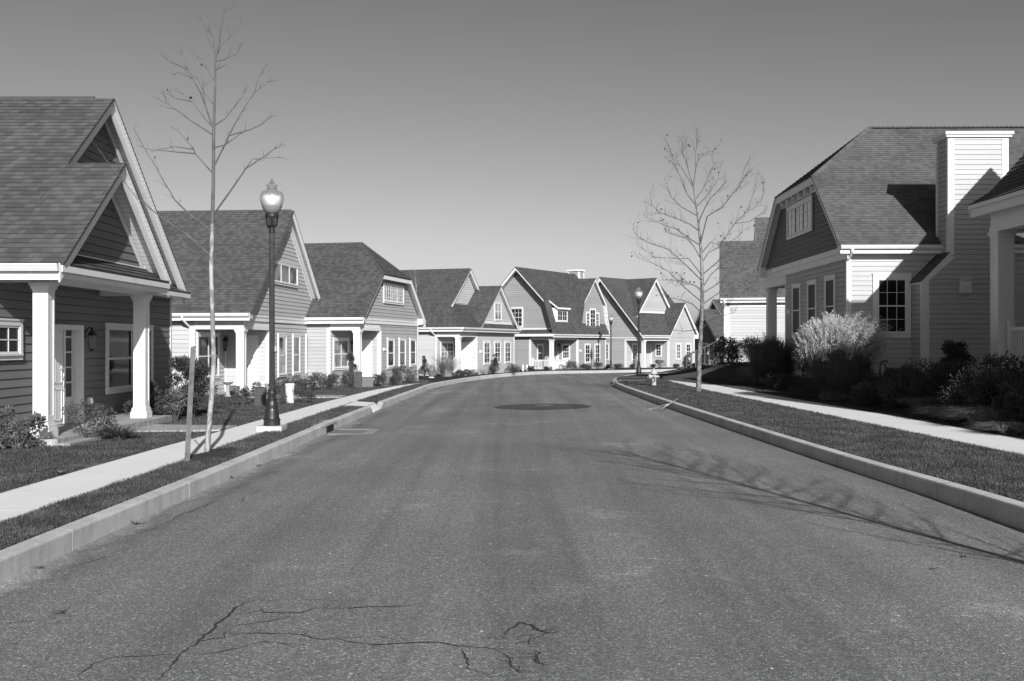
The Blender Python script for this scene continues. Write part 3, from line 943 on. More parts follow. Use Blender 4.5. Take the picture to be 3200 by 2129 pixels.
def column(h, u, v, z0, z1, w=0.23, name='column'):
    mb = MB(); k = w/2
    mb.box((u-k, v-k, z0), (u+k, v+k, z1))
    for g, a, b in ((0.05, 0.0, 0.13), (0.032, 0.13, 0.2), (0.016, 0.2, 0.235)): mb.box((u-k-g, v-k-g, z0+a+0.001), (u+k+g, v+k+g, z0+b))
    for g, a, b in ((0.055, 0.0, 0.06), (0.035, 0.06, 0.11), (0.016, 0.11, 0.15)): mb.box((u-k-g, v-k-g, z1-b), (u+k+g, v+k+g, z1-a-0.001))
    # raised stiles that leave a sunk panel on each face
    st = w*0.17; e = 0.009
    za, zb = z0+0.235, z1-0.15
    for sx in (-1, 1):
        for sy in (-1, 1):
            cx_, cy_ = u+sx*(k-st/2), v+sy*(k-st/2)
            mb.box((cx_-st/2-e*(sx<0), cy_-st/2-e*(sy<0), za), (cx_+st/2+e*(sx>0), cy_+st/2+e*(sy>0), zb))
    for zz in (za, zb-0.12):
        mb.box((u-k-e*0.9, v-k-e*0.9, zz), (u+k+e*0.9, v+k+e*0.9, zz+0.12))
    return h.part(name, mb, M['trim'])

def gutter(h, p0, p1, out):
    p0 = Vector(p0); p1 = Vector(p1); o = Vector(out)
    h.trim.plank(p0 + Vector((0,0,-0.03)) - o*0.03, p1 + Vector((0,0,-0.03)) - o*0.03, 0.24, out, 0.02)     # fascia board
    mb = MB()
    prof = [(0.0, -0.02), (0.115, -0.02), (0.12, -0.045), (0.105, -0.06), (0.105, -0.085), (0.075, -0.135), (0.0, -0.135)]
    a = [p0 + o*x + Vector((0, 0, z)) for x, z in prof]; b = [p1 + o*x + Vector((0, 0, z)) for x, z in prof]
    n = len(prof)
    mb.raw(a + b, [(i, (i+1) % n, n + (i+1) % n, n + i) for i in range(n)] + [tuple(reversed(range(n))), tuple(range(n, 2*n))])
    return h.part('gutter', mb, M['trim'])

def downspout(h, pts, w=0.04):
    mb = MB(); mb.tube(pts, w, 8); return h.part('downspout', mb, M['trim'])

def rake(h, p0, p1, out, hgt=0.2, thick=0.025):
    h.trim.plank(p0, p1, hgt, out, thick)

def lantern(h, P, s, z, sc=1.0, base=0.0, glass=True):
    mb = MB(); B = base
    P.slab(mb, s-0.05*sc, s+0.05*sc, z-0.02, z+0.16*sc, B, B+0.03)
    c = P(s, 0, B+0.17*sc)
    mb.tube([P(s, z+0.13*sc, B+0.03), P(s, z+0.22*sc, B+0.09*sc), P(s, z+0.2*sc, B+0.16*sc)], 0.012*sc, 6)
    n = 6
    def ring(r, zz): return [(c[0]+r*sc*math.cos(t*2*math.pi/n), c[1]+r*sc*math.sin(t*2*math.pi/n), z+zz*sc) for t in range(n)]
    def stack(m, prof):
        vs = []; fs = []
        for r, zz in prof: vs += ring(r, zz)
        for i in range(len(prof)-1):
            for j in range(n): fs.append((i*n+j, i*n+(j+1)%n, (i+1)*n+(j+1)%n, (i+1)*n+j))
        fs.append(tuple(reversed(range(n)))); fs.append(tuple((len(prof)-1)*n+j for j in range(n)))
        m.raw(vs, fs)
    stack(mb, [(0.11, 0.03), (0.115, 0.05), (0.06, 0.12), (0.03, 0.16), (0.035, 0.18), (0.01, 0.22)])
    stack(mb, [(0.02, -0.34), (0.06, -0.30), (0.065, -0.28)])
    for j in range(n):
        a = ring(0.105, 0.03)[j]; b = ring(0.065, -0.28)[j]
        mb.tube([a, b], 0.006*sc, 4)
    o = h.part('lantern', mb, M['black'])
    if glass:
        g = MB(); stack(g, [(0.062, -0.28), (0.1, 0.03)]); h.part('lantern_glass', g, M['lampglass'], o)
    return o

def lampglass():
    m, nt, b = new_mat('clear_lamp_glass')
    b.inputs['Base Color'].default_value = (0.9, 0.9, 0.9, 1); b.inputs['Roughness'].default_value = 0.08
    b.inputs['Transmission Weight'].default_value = 1.0; b.inputs['IOR'].default_value = 1.15
    tr = nt.nodes.new('ShaderNodeBsdfTransparent'); tr.inputs[0].default_value = (0.94, 0.94, 0.94, 1)
    gl = nt.nodes.new('ShaderNodeBsdfGlossy'); gl.inputs['Roughness'].default_value = 0.12; gl.inputs[0].default_value = (0.9, 0.9, 0.9, 1)
    df = nt.nodes.new('ShaderNodeBsdfTranslucent'); df.inputs[0].default_value = (0.85, 0.85, 0.85, 1)
    fr = nt.nodes.new('ShaderNodeFresnel'); fr.inputs[0].default_value = 1.45
    m1 = nt.nodes.new('ShaderNodeMixShader'); nt.links.new(fr.outputs[0], m1.inputs[0])
    nt.links.new(tr.outputs[0], m1.inputs[1]); nt.links.new(gl.outputs[0], m1.inputs[2])
    m2 = nt.nodes.new('ShaderNodeMixShader'); m2.inputs[0].default_value = 0.55
    nt.links.new(m1.outputs[0], m2.inputs[1]); nt.links.new(df.outputs[0], m2.inputs[2])
    nt.links.new(m2.outputs[0], nt.nodes['Material Output'].inputs[0])
    return m
M['lampglass'] = lampglass()

def plaque(h, P, r, base=0.0):
    s0, s1, z0, z1 = r
    mb = MB(); P.slab(mb, s0, s1, z0, z1, base, base+0.05); P.slab(mb, s0+0.02, s1-0.02, z0+0.02, z1-0.02, base+0.05, base+0.058)
    return h.part('number_plaque', mb, M['trim'])

def walls(h, mat, polys, exp=0.15, name='wall'):
    mb = MB()
    for P, poly in polys: siding(mb, P, poly, exp)
    return h.part(name, mb, mat)

def porch_shell(h, mat, L, W, u0, pw, pd, zf_, ze, zbeam, ov, corner=True, far_top=None, side=1):
    FOOT.append((h, -L, u0, ov - .05, W))
    """Ground floor of the street house type: near wall, recessed corner porch, street wall."""
    near = h.plane((-L, ov), (1, 0), (0, -1)); ret = h.plane((u0-pw, ov), (0, 1), (1, 0))
    back = h.plane((u0-pw, ov+pd), (1, 0), (0, -1)); street = h.plane((u0, 0), (0, 1), (1, 0))
    farw = h.plane((-L, W-ov), (1, 0), (0, 1)); rear = h.plane((-L, 0), (0, 1), (-1, 0))
    nearw = L + u0 - pw
    walls(h, mat, [(near, [(0, zf_-0.3), (nearw, zf_-0.3), (nearw, ze+0.02), (0, ze+0.02)]),
                   (ret, [(0, zf_), (pd, zf_), (pd, zbeam+0.15), (0, zbeam+0.15)]),
                   (back, [(0, zf_), (pw, zf_), (pw, zbeam+0.15), (0, zbeam+0.15)]),
                   (street, [(ov+pd, zf_-0.35), (W-ov, zf_-0.35), (W-ov, ze+0.02), (ov+pd, ze+0.02)]),
                   (farw, [(0, zf_-0.35), (L+u0, zf_-0.35), (L+u0, ze+0.02), (0, ze+0.02)]),
                   (rear, [(ov, zf_-0.35), (W-ov, zf_-0.35), (W-ov, ze+0.02), (ov, ze+0.02)])])
    T = h.trim
    # beams over the porch and their frieze up to the eave
    T.box((u0-pw-0.02, ov-0.02, zbeam), (u0+0.02, ov+0.2, zbeam+0.14)); T.box((u0-pw, ov, zbeam+0.14), (u0, ov+0.18, ze))
    T.box((u0-0.2, ov+0.2, zbeam), (u0+0.02, ov+pd, zbeam+0.14)); T.box((u0-0.18, ov+0.18, zbeam+0.14), (u0, ov+pd, ze))
    # posts: left jamb, street side pilaster, corner boards
    T.box((u0-pw-0.14, ov-0.03, zf_-0.3), (u0-pw+0.012, ov+0.12, zbeam+0.1))
    T.box((u0-0.14, ov+pd-0.03, zf_-0.3), (u0+0.03, ov+pd+0.12, zbeam+0.02))
    T.box((u0-0.1, W-ov-0.1, zf_-0.35), (u0+0.028, W-ov+0.028, ze-0.02))
    T.box((u0-pw+0.0, ov+pd-0.02, zf_-0.3), (u0-pw+0.06, ov+pd+0.0, zbeam+0.1))
    # porch ceiling, floor slab with a paver edge
    mb = MB(); mb.box((u0-pw, ov, zbeam+0.10), (u0-0.02, ov+pd, zbeam+0.13)); h.part('porch_ceiling', mb, M['soffit'])
    mb = MB(); mb.box((u0-pw-0.02, ov-0.12, zf_-0.4), (u0+0.14, ov+pd+0.02, zf_)); mb.box((u0-pw+0.1, ov-0.45, zf_-0.4), (u0+0.45, ov+pd*0.8, zf_-0.13))
    h.part('porch_floor', mb, M['paver'])
    column(h, u0-0.115, ov+0.115, zf_, zbeam, 0.25 if ov < 0.5 else 0.25)
    return near, ret, back, street

# ---- nearest house on the left: dark siding, one gable nested in front of a taller one
h = House('dark sided house with two nested gables nearest on the left', -7.22, 15.9, 0.0, 0.0)
ze, m_ = 2.94, 0.808
rf = MB(); L = 15.0
e = 0.075
shingles(rf, [(-L,0,ze),(-1.07+e,0,ze),(-1.07+e,4.67,6.71),(-L,4.67,6.71)], soffit=h.sof)
shingles(rf, [(-1.07+e,0,ze),(e,0,ze),(e,2.52,4.977),(-1.07+e,2.52,4.977)], soffit=h.sof)
shingles(rf, [(e,2.52,4.977),(e,5.04,ze),(-1.4,5.04,ze),(-1.4,2.52,4.977)], soffit=h.sof)
shingles(rf, [(-1.07+e,4.67,6.71),(-1.07+e,9.34,ze),(-L,9.34,ze),(-L,4.67,6.71)], soffit=h.sof)
shingles(rf, [(0.03,0.38,2.93),(0.03,5.0,2.93),(-0.4,5.0,3.2),(-0.4,0.38,3.2)])
shingles(rf, [(-0.95,5.05,2.92),(-0.95,9.4,2.92),(-1.36,9.4,3.16),(-1.36,5.05,3.16)])
rf.tube([(-L, 4.67, 6.725), (-1.4, 4.67, 6.725)], 0.035, 6)
h.part('roof', rf, M['shingle'])
for p, q in [((0,0,ze),(0,2.52,4.977)), ((0,2.52,4.977),(0,5.04,ze)), ((-1.07,2.5,4.96),(-1.07,4.67,6.71)), ((-1.07,4.67,6.71),(-1.07,9.34,ze))]:
    rake(h, Vector(p)-Vector((0.02,0,0.008)), Vector(q)-Vector((0.02,0,0.008)), (1,0,0), 0.3)
st = h.plane((-1.33, 0), (0, 1), (1, 0)); lg = h.plane((-0.38, 0), (0, 1), (1, 0))
nw = h.plane((-L, 0.4), (1, 0), (0, -1)); fw = h.plane((-L, 9.02), (1, 0), (0, 1)); rw = h.plane((-L+.3, 0), (0, 1), (-1, 0))
walls(h, S1, [(st, [(.4,-.1),(9.02,-.1),(9.02,3.08),(4.67,6.55),(.4,3.14)]), (nw, [(0,-.1),(L-1.33,-.1),(L-1.33,3.0),(0,3.0)]),
              (fw, [(0,-.2),(L-1.33,-.2),(L-1.33,3.0),(0,3.0)]), (rw, [(.4,-.1),(9.02,-.1),(9.02,3.0),(4.67,6.5),(.4,3.0)])])
walls(h, S1, [(lg, [(.5,3.18),(4.54,3.18),(2.52,4.80)])], name='gable_wall')
T = h.trim
lg.slab(T, .35, 4.7, 3.16, 3.21, 0.0, 0.03)                       # flashing board over the skirt roof
T.box((-L, 0.4, 2.66), (-0.36, 0.62, 2.80)); T.box((-L, 0.42, 2.80), (-0.38, 0.6, 2.97))
T.box((-0.6, 0.62, 2.66), (-0.36, 4.94, 2.80)); T.box((-0.58, 0.6, 2.80), (-0.38, 4.92, 3.0))
T.box((-1.33, 4.72, 2.64), (-0.6, 4.92, 2.95))
T.plank((0.02, 0.0, 2.90), (0.02, 5.0, 2.90), 0.1, (1,0,0), 0.025); T.plank((-0.04, 0.1, 2.82), (-0.04, 5.0, 2.82), 0.1, (1,0,0), 0.03)
T.box((-0.36, 0.1, 2.70), (-0.02, 4.98, 2.73))
T.box((-1.43, 8.95, -.1), (-1.30, 9.05, 2.9)); T.plank((-1.3, 5.0, 2.92), (-1.3, 9.05, 2.92), 0.16, (1,0,0), 0.03)
T.plank((-0.97, 5.05, 2.9), (-0.97, 9.4, 2.9), 0.1, (1,0,0), 0.03); T.box((-1.32, 5.0, 2.76), (-0.97, 9.3, 2.79))
st.slab(T, .4, 9.0, 0.02, 0.12, 0.0, 0.03)
for a, b in (((.42,3.1),(2.52,4.8)),):
    pass
T.plank((-0.36, .35, 3.1), (-0.36, 2.52, 4.86), 0.12, (1,0,0), 0.02); T.plank((-0.36, 2.52, 4.86), (-0.36, 4.7, 3.1), 0.12, (1,0,0), 0.02)
T.plank((-1.31, 2.6, 4.95), (-1.31, 4.67, 6.6), 0.12, (1,0,0), 0.02); T.plank((-1.31, 4.67, 6.6), (-1.31, 9.0, 3.1), 0.12, (1,0,0), 0.02)
gutter(h, (-L, 0, ze), (0.0, 0, ze), (0, -1, 0))
mb = MB(); mb.box((-L, 0.4, 2.80), (-0.4, 4.9, 2.83)); h.part('porch_ceiling', mb, M['soffit'])
mb = MB(); mb.box((-1.4, 0.1, -0.1), (-0.08, 5.5, 0.11)); mb.box((-0.08, 0.05, -0.1), (0.14, 1.4, 0.045)); h.part('porch_floor', mb, M['paver'])
column(h, -0.5, 0.52, 0.11, 2.66); column(h, -0.49, 4.82, 0.11, 2.66)
window(h, st, st.rect(Z2, -60, 482, 790, 150), hung=False, cols=2, rows=2, glass='glass')
window(h, st, st.rect(Z2, 790, 515, 1045, 1140), units=2, glass='glass')
lantern(h, st, st.s(Z2(640, 0)[0]), st.z(st.s(Z2(640, 0)[0]), Z2(0, 610)[1]), .86)
r = st.rect(Z2, 395, 517, 1255, 556)
s0, s1, z0_, z1_ = r
st.slab(T, s1-0.1, s1+0.0, 0.1, z1_, 0.0, 0.20); st.slab(T, s0-0.14, s1-0.1, z1_-0.1, z1_, 0.0, 0.16); st.slab(T, s0-0.55, s0-0.45, 0.1, z1_, 0.0, 0.12)
mb = MB(); st.slab(mb, s0-0.45, s0+0.33, 0.13, z1_-0.1, 0.024, 0.045)
for a, b, c, d in ((-.36,-.02,.2,.8),(-.36,-.02,.9,1.7),(.0,.28,.2,.8),(.0,.28,.9,1.7)):
    for q in ((a,b,c,c+.02),(a,b,d-.02,d),(a,a+.02,c,d),(b-.02,b,c,d)): st.slab(mb, s0+q[0], s0+q[1], q[2], q[3], 0.045, 0.055)
d = h.part('door', mb, M['door'])
hb = MB(); q = s0+0.26
hb.tube([st(q,1.02,.05), st(q,1.02,.11), st(q,0.98,.12), st(q,0.82,.11), st(q,0.80,.05)], 0.014, 6); hb.tube([st(q,1.18,.045), st(q,1.18,.075)], 0.035, 10); h.part('handle', hb, M['brass'], d)
mb = MB(); gl = MB(); a, b = s0+0.36, s1-0.12
st.slab(mb, a, b, 0.13, 0.6, 0.016, 0.06); st.slab(mb, a, a+.06, .6, z1_-.1, .02, .06); st.slab(mb, b-.06, b, .6, z1_-.1, .02, .06)
for k in range(5): st.slab(mb, a+.06, b-.06, .6+k*.29, .63+k*.29, .02, .055)
st.slab(gl, a+.06, b-.06, .6, z1_-.1, .024, .034)
sw = h.part('sidelight', mb, M['trim']); h.part('pane', gl, M['glass'], sw)
mb = MB(); q = st.s(Z2(665, 0)[0]); st.slab(mb, q-.06, q+.06, .42, .56, 0.0, .06); st.slab(mb, q-.04, q+.04, .45, .53, .06, .08); h.part('outlet_box', mb, M['trim'])
mb = MB(); q = st.s(Z2(585, 0)[0]); st.slab(mb, q-.03, q+.03, 1.2, 1.3, 0.0, .03); h.part('doorbell', mb, M['trim'])
h.finish()

e = 0.055
# ---- second house on the left: pale siding, tall plain gable
h = House('pale sided house with one steep plain gable behind the near street lamp', -8.86, 33.6, 4.9, -0.3)
ze, W, L, ov, u0 = 2.70, 9.54, 13.0, 0.35, -0.34; zr = 6.77; hm = W/2
rf = MB()
shingles(rf, [(-L,0,ze),(e,0,ze),(e,hm,zr),(-L,hm,zr)], soffit=h.sof); shingles(rf, [(e,hm,zr),(e,W,ze),(-L,W,ze),(-L,hm,zr)], soffit=h.sof)
rf.tube([(-L, hm, zr+.015), (-.05, hm, zr+.015)], 0.035, 6)
h.part('roof', rf, M['shingle'])
zf_ = -0.12; zb = 2.14
near, ret, back, street = porch_shell(h, S2, L, W, u0, 1.70, 2.73, zf_, ze, zb, ov)
gw = h.plane((u0+0.02, 0), (0, 1), (1, 0))
k = (zr-ze)/hm
walls(h, S2, [(gw, [(.3, ze-.1), (W-.3, ze-.1), (W-.3, ze+.1), (hm, zr-.12), (.3, ze+.1)])], name='gable_wall')
T = h.trim
gw.slab(T, .35, W-.3, ze-.12, ze-.06, 0, .05); gw.slab(T, .35, W-.3, ze-.26, ze-.12, 0, .03); T.box((u0, W-.42, ze-.2), (-.02, W-.02, ze+.14))
T.box((u0, .02, ze-.2), (-.02, .36, ze-.02))
for p, q in [((0,0,ze),(0,hm,zr)), ((0,hm,zr),(0,W,ze))]: rake(h, Vector(p)-Vector((.02,0,.008)), Vector(q)-Vector((.02,0,.008)), (1,0,0))
T.plank((u0+.03, .3, ze+.12), (u0+.03, hm, zr-.1), .12, (1,0,0), .02); T.plank((u0+.03, hm, zr-.1), (u0+.03, W-.3, ze+.12), .12, (1,0,0), .02)
gutter(h, (-L, 0, ze), (0, 0, ze), (0, -1, 0)); gutter(h, (-L, W, ze), (0, W, ze), (0, 1, 0))
q = near.s(Z3(340, 0)[0]) - L
downspout(h, [(q-.2, -.06, ze-.1), (q-.2, -.06, ze-.22), (q-.06, ov-.07, ze-.5), (q-.06, ov-.07, zf_-.1)])
window(h, gw, gw.rect(Z3, 885, 475, 640, 1067), units=3, hung=False, glass='glass_pale', base=0.016)
for a in ((932,997,1298,992),(1035,1000,1285,1087),(1127,1000,1272,1177)): window(h, street, street.rect(Z3, *a), glass='glass_blind')
window(h, ret, ret.rect(Z3, 366, 990, 1318, 518), units=2, glass='glass_blind')
r = back.rect(Z3, 698, 1005, 1393, 800); door(h, back, (r[0], r[1], zf_, r[3]))
lantern(h, back, back.s(Z3(580,0)[0]), 1.72, 1.0)
plaque(h, street, street.rect(Z3, 908, 1082, 1118, 922))
h.finish()

# ---- third house on the left: clipped gable
h = House('grey house with a clipped gable and half hipped roof', -6.05, 40.6, 11.9, -0.4)
ze, W, L, ov, u0 = 2.74, 8.65, 13.0, 0.3, -0.30; hm = W/2; pc, zc_, zr, hk = 2.38, 4.65, 6.2, 1.68
rf = MB()
shingles(rf, [(-L,0,ze),(e,0,ze),(e,pc,zc_),(-hk,hm,zr),(-L,hm,zr)], soffit=h.sof)
shingles(rf, [(-L,hm,zr),(-hk,hm,zr),(e,W-pc,zc_),(e,W,ze),(-L,W,ze)], soffit=h.sof)
shingles(rf, [(e,pc,zc_),(e,W-pc,zc_),(-hk,hm,zr)], soffit=h.sof)
rf.tube([(-L, hm, zr+.015), (-hk, hm, zr+.015), (0, pc, zc_+.015)], 0.04, 6); rf.tube([(-hk, hm, zr+.015), (0, W-pc, zc_+.015)], 0.04, 6)
h.part('roof', rf, M['shingle'])
zf_ = -0.1; zb = 2.2
near, ret, back, street = porch_shell(h, S3, L, W, u0, 1.27, 2.58, zf_, ze, zb, ov)
gw = h.plane((u0+0.02, 0), (0, 1), (1, 0))
walls(h, S3, [(gw, [(.2, ze-.1), (W-.2, ze-.1), (W-.2, ze+.05), (W-pc-.05, zc_-.15), (pc+.05, zc_-.15), (.2, ze+.05)])], name='gable_wall')
T = h.trim
gw.slab(T, .3, W-.2, ze-.10, ze-.02, 0, .05); gw.slab(T, .3, W-.2, ze-.24, ze-.10, 0, .03); T.box((u0, W-.4, ze-.16), (-.02, W-.02, ze+.12)); T.box((u0, .02, ze-.16), (-.02, .3, ze-.02))
for p, q in [((0,0,ze),(0,pc,zc_)), ((0,pc,zc_),(0,W-pc,zc_)), ((0,W-pc,zc_),(0,W,ze))]: rake(h, Vector(p)-Vector((.02,0,.008)), Vector(q)-Vector((.02,0,.008)), (1,0,0))
gutter(h, (-L, 0, ze), (0, 0, ze), (0, -1, 0)); gutter(h, (-L, W, ze), (0, W, ze), (0, 1, 0))
window(h, gw, gw.rect(Z4, 873, 490, 672, 1060), units=3, hung=False, cols=3, rows=4, glass='glass_pale', base=0.016)
for a in ((912,997,1280,977),(1020,997,1270,1082),(1120,998,1262,1178)): window(h, street, street.rect(Z4, *a), glass='glass_blind')
window(h, ret, ret.rect(Z4, 410, 998, 1295, 553), units=2, glass='glass_blind')
r = back.rect(Z4, 680, 1010, 1390, 780); door(h, back, (r[0], r[1], zf_, r[3]))
plaque(h, street, street.rect(Z4, 877, 1085, 1115, 903))
lantern(h, back, 0.06, 1.62, 0.9)
h.finish()

# ---- fourth house on the left: high gable, hip in front of it, low gable further along
h = House('pale house with a high short gable and a lower front gable', -2.94, 58.6, 19.5, -0.62)
ze, W, L, ov, u0 = 2.63, 10.5, 13.0, 0.35, -0.32
rf = MB()
shingles(rf, [(-L,0,ze),(0,0,ze),(-1.37,1.565,3.88),(-1.37+e,4.72,6.41),(-L,4.72,6.41)], soffit=h.sof)
shingles(rf, [(-1.37+e,4.72,6.41),(-1.37+e,9.44,2.63),(-L,9.44,2.63),(-L,4.72,6.41)], soffit=h.sof)
shingles(rf, [(0,0,ze),(0,4.6,ze),(-1.7,6.2,4.18),(-1.7,1.94,4.18)], soffit=h.sof)
shingles(rf, [(e,3.05,2.68),(e,6.62,5.4),(-5,6.62,5.4),(-5,3.05,2.68)], soffit=h.sof)
shingles(rf, [(e,6.62,5.4),(e,10.2,2.68),(-5,10.2,2.68),(-5,6.62,5.4)], soffit=h.sof)
shingles(rf, [(0.02,3.2,2.60),(0.02,10.2,2.60),(-.3,10.2,2.92),(-.3,3.2,2.92)])
rf.tube([(-L, 4.72, 6.425), (-1.4, 4.72, 6.425)], .035, 6); rf.tube([(0, 0, ze+.01), (-1.37, 1.565, 3.9)], .035, 6)
h.part('roof', rf, M['shingle'])
zf_ = -0.2; zb = 2.06
near, ret, back, street = porch_shell(h, S4, L, W, u0, 1.46, 2.8, zf_, ze, zb, ov)
gu = h.plane((-1.67, 0), (0, 1), (1, 0)); gl_ = h.plane((-.3, 0), (0, 1), (1, 0))
walls(h, S4, [(gu, [(1.9, 4.02), (7.6, 4.02), (4.72, 6.28)])], name='gable_wall')
walls(h, S4, [(gl_, [(3.45, 2.94), (9.8, 2.94), (6.62, 5.26)])], name='gable_wall')
T = h.trim
gu.slab(T, 1.9, 6.0, 4.0, 4.14, 0, .04); gl_.slab(T, 3.5, 9.75, 2.92, 3.06, 0, .04)
for p, q in [((-1.37,1.565,3.9),(-1.37,4.72,6.41)), ((-1.37,4.72,6.41),(-1.37,6.1,5.3)), ((0,3.05,2.68),(0,6.62,5.4)), ((0,6.62,5.4),(0,10.2,2.68))]: rake(h, Vector(p)-Vector((.02,0,.008)), Vector(q)-Vector((.02,0,.008)), (1,0,0))
T.plank((-.28, 6.62, 5.28), (-.28, 9.8, 2.9), .12, (1,0,0), .02)
gutter(h, (-L, 0, ze), (0, 0, ze), (0, -1, 0)); gutter(h, (0, 0, ze), (0, 10.4, ze), (1, 0, 0))
q = near.s(Z5(432, 0)[0]) - L
downspout(h, [(q-.12, -.06, ze-.1), (q-.12, -.06, ze-.22), (q+.02, ov-.07, ze-.5), (q+.02, ov-.07, zf_-.1)])
window(h, gl_, gl_.rect(Z5, 1150, 567, 800, 1233), units=2, glass='glass_pale', base=0.016)
for a in ((1020,1047,1337,1100),(1152,1047,1322,1228),(1277,1047,1320,1352)): window(h, street, street.rect(Z5, *a), cols=2, rows=4, glass='glass_blind')
window(h, ret, ret.rect(Z5, 490, 1047, 1310, 650), units=2, cols=2, rows=4, glass='glass_blind')
r = back.rect(Z5, 752, 1057, 1435, 888); door(h, back, (r[0], r[1], zf_, r[3]))
plaque(h, street, street.rect(Z5, 974, 1155, 1190, 1004))
lantern(h, back, 0.1, 1.4, 0.9)
h.finish()

# ---- fifth house: two storey barn roof with a small dormer and a chimney
h = House('tall slate house with barn shaped gambrel gables and a small dormer', 3.2, 76.5, 32.0, -0.75)
ze, W, L, ov, u0 = 2.4, 9.75, 6.86, 0.3, -0.3; zk, zr = 5.08, 7.68
rf = MB()
shingles(rf, [(0,-e,ze),(0,W,ze),(-.84,W,zk),(-.84,-e,zk)], soffit=h.sof); shingles(rf, [(-.84,-e,zk),(-.84,W,zk),(-3.43,W,zr),(-3.43,-e,zr)], soffit=h.sof)
shingles(rf, [(-3.43,-e,zr),(-3.43,W,zr),(-6.02,W,zk),(-6.02,-e,zk)], soffit=h.sof); shingles(rf, [(-6.02,-e,zk),(-6.02,W,zk),(-6.86,W,ze),(-6.86,-e,ze)], soffit=h.sof)
c_ = 6.97
for sg in (-1, 1):
    shingles(rf, [(e,c_+sg*2.68,ze),(e,c_+sg*2.0,5.05),(-2.2,c_+sg*2.0,5.05),(-2.2,c_+sg*2.68,ze)], soffit=h.sof)
    shingles(rf, [(e,c_+sg*2.0,5.05),(e,c_,7.05),(-4,c_,7.05),(-4,c_+sg*2.0,5.05)], soffit=h.sof)
shingles(rf, [(0.02,-.03,2.38),(-6.8,-.03,2.38),(-6.8,.65,2.76),(-.14,.65,2.76)])
shingles(rf, [(0.04,4.3,2.38),(0.04,9.65,2.38),(-.3,9.65,2.72),(-.3,4.3,2.72)])
h.part('roof', rf, M['shingle'])
zf_ = -0.39; zb = 1.95
street = h.plane((u0, 0), (0, 1), (1, 0)); near = h.plane((-L, ov), (1, 0), (0, -1))
pd = street.s(Z6(1040,0)[0]) - ov; pw = -(near.s(Z6(463,0)[0]) - L) + u0
near, ret, back, street = porch_shell(h, S5, L, W, u0, pw, pd, zf_, ze, zb, ov)
gn = h.plane((-L, .62), (1, 0), (0, -1)); gc = h.plane((-.28, 0), (0, 1), (1, 0))
walls(h, S5, [(gn, [(.2,2.7),(6.66,2.7),(6.62,2.75),(5.95,4.95),(3.43,7.5),(.91,4.95),(.24,2.75)])], name='gable_wall')
walls(h, S5, [(gc, [(c_-2.5,2.7),(c_+2.5,2.7),(c_+1.9,4.95),(c_,6.88),(c_-1.9,4.95)])], name='gable_wall')
T = h.trim
gn.slab(T, .25, 6.6, 2.72, 2.86, 0, .04); gc.slab(T, c_-2.45, c_+2.45, 2.7, 2.83, 0, .04)
for p, q in [((0,0,ze),(-.84,0,zk)), ((-.84,0,zk),(-3.43,0,zr)), ((-3.43,0,zr),(-6.02,0,zk)), ((-6.02,0,zk),(-6.86,0,ze))]: rake(h, Vector(p)-Vector((0,-.02,.008)), Vector(q)-Vector((0,-.02,.008)), (0,-1,0), .24 if p[0]*q[0] > 1 else .3)
for sg in (-1, 1):
    for p, q in [((0,c_+sg*2.68,ze),(0,c_+sg*2.0,5.05)), ((0,c_+sg*2.0,5.05),(0,c_,7.05))]: rake(h, Vector(p)-Vector((.02,0,.008)), Vector(q)-Vector((.02,0,.008)), (1,0,0), .24)
T.plank((0, -.05, ze), (-6.86, -.05, ze), .2, (0,-1,0), .03)
gutter(h, (0, -.03, ze), (0, W, ze), (1, 0, 0))
window(h, gn, gn.rect(Z6, 222, 633, 882, 375), cols=3, rows=4, glass='glass', base=.016)
a = gc.rect(Z6, 1137, 687, 885, 1298); b = gc.rect(Z6, 1182, 645, 885, 1254)
window(h, gc, (a[0], b[0]+.03, a[2], a[3]), cols=2, rows=4, base=.016); window(h, gc, (b[1]-.03, a[1], a[2], a[3]), cols=2, rows=4, base=.016); window(h, gc, (b[0], b[1], a[2]-.01, b[3]), cols=2, rows=4, base=.022)
# dormer
dp = h.plane((-.22, 0), (0, 1), (1, 0)); r = dp.rect(Z6, 780, 655, 812, 912)
mb = MB(); zt = r[3] + .14
mb.box((-.9, r[0], r[2]), (-.22, r[1], zt-.01)); dm = h.part('dormer', mb, M['trim'])
rf = MB(); shingles(rf, [(-.0, r[0]-.1, zt), (-.0, r[1]+.1, zt), (-1.0, r[1]+.1, zt+.75), (-1.0, r[0]-.1, zt+.75)]); h.part('dormer_roof', rf, M['shingle'], dm)
T.plank((.01, r[0]-.1, zt+.01), (.01, r[1]+.1, zt+.01), .14, (1,0,0), .03); T.plank((0, r[0]-.1, zt), (-1.0, r[0]-.1, zt+.74), .14, (0,-1,0), .03)
window(h, dp, (r[0]+.03, r[1]-.03, r[2]+.02, r[3]-.02), units=2, hung=False, cols=2, rows=2, base=.002)
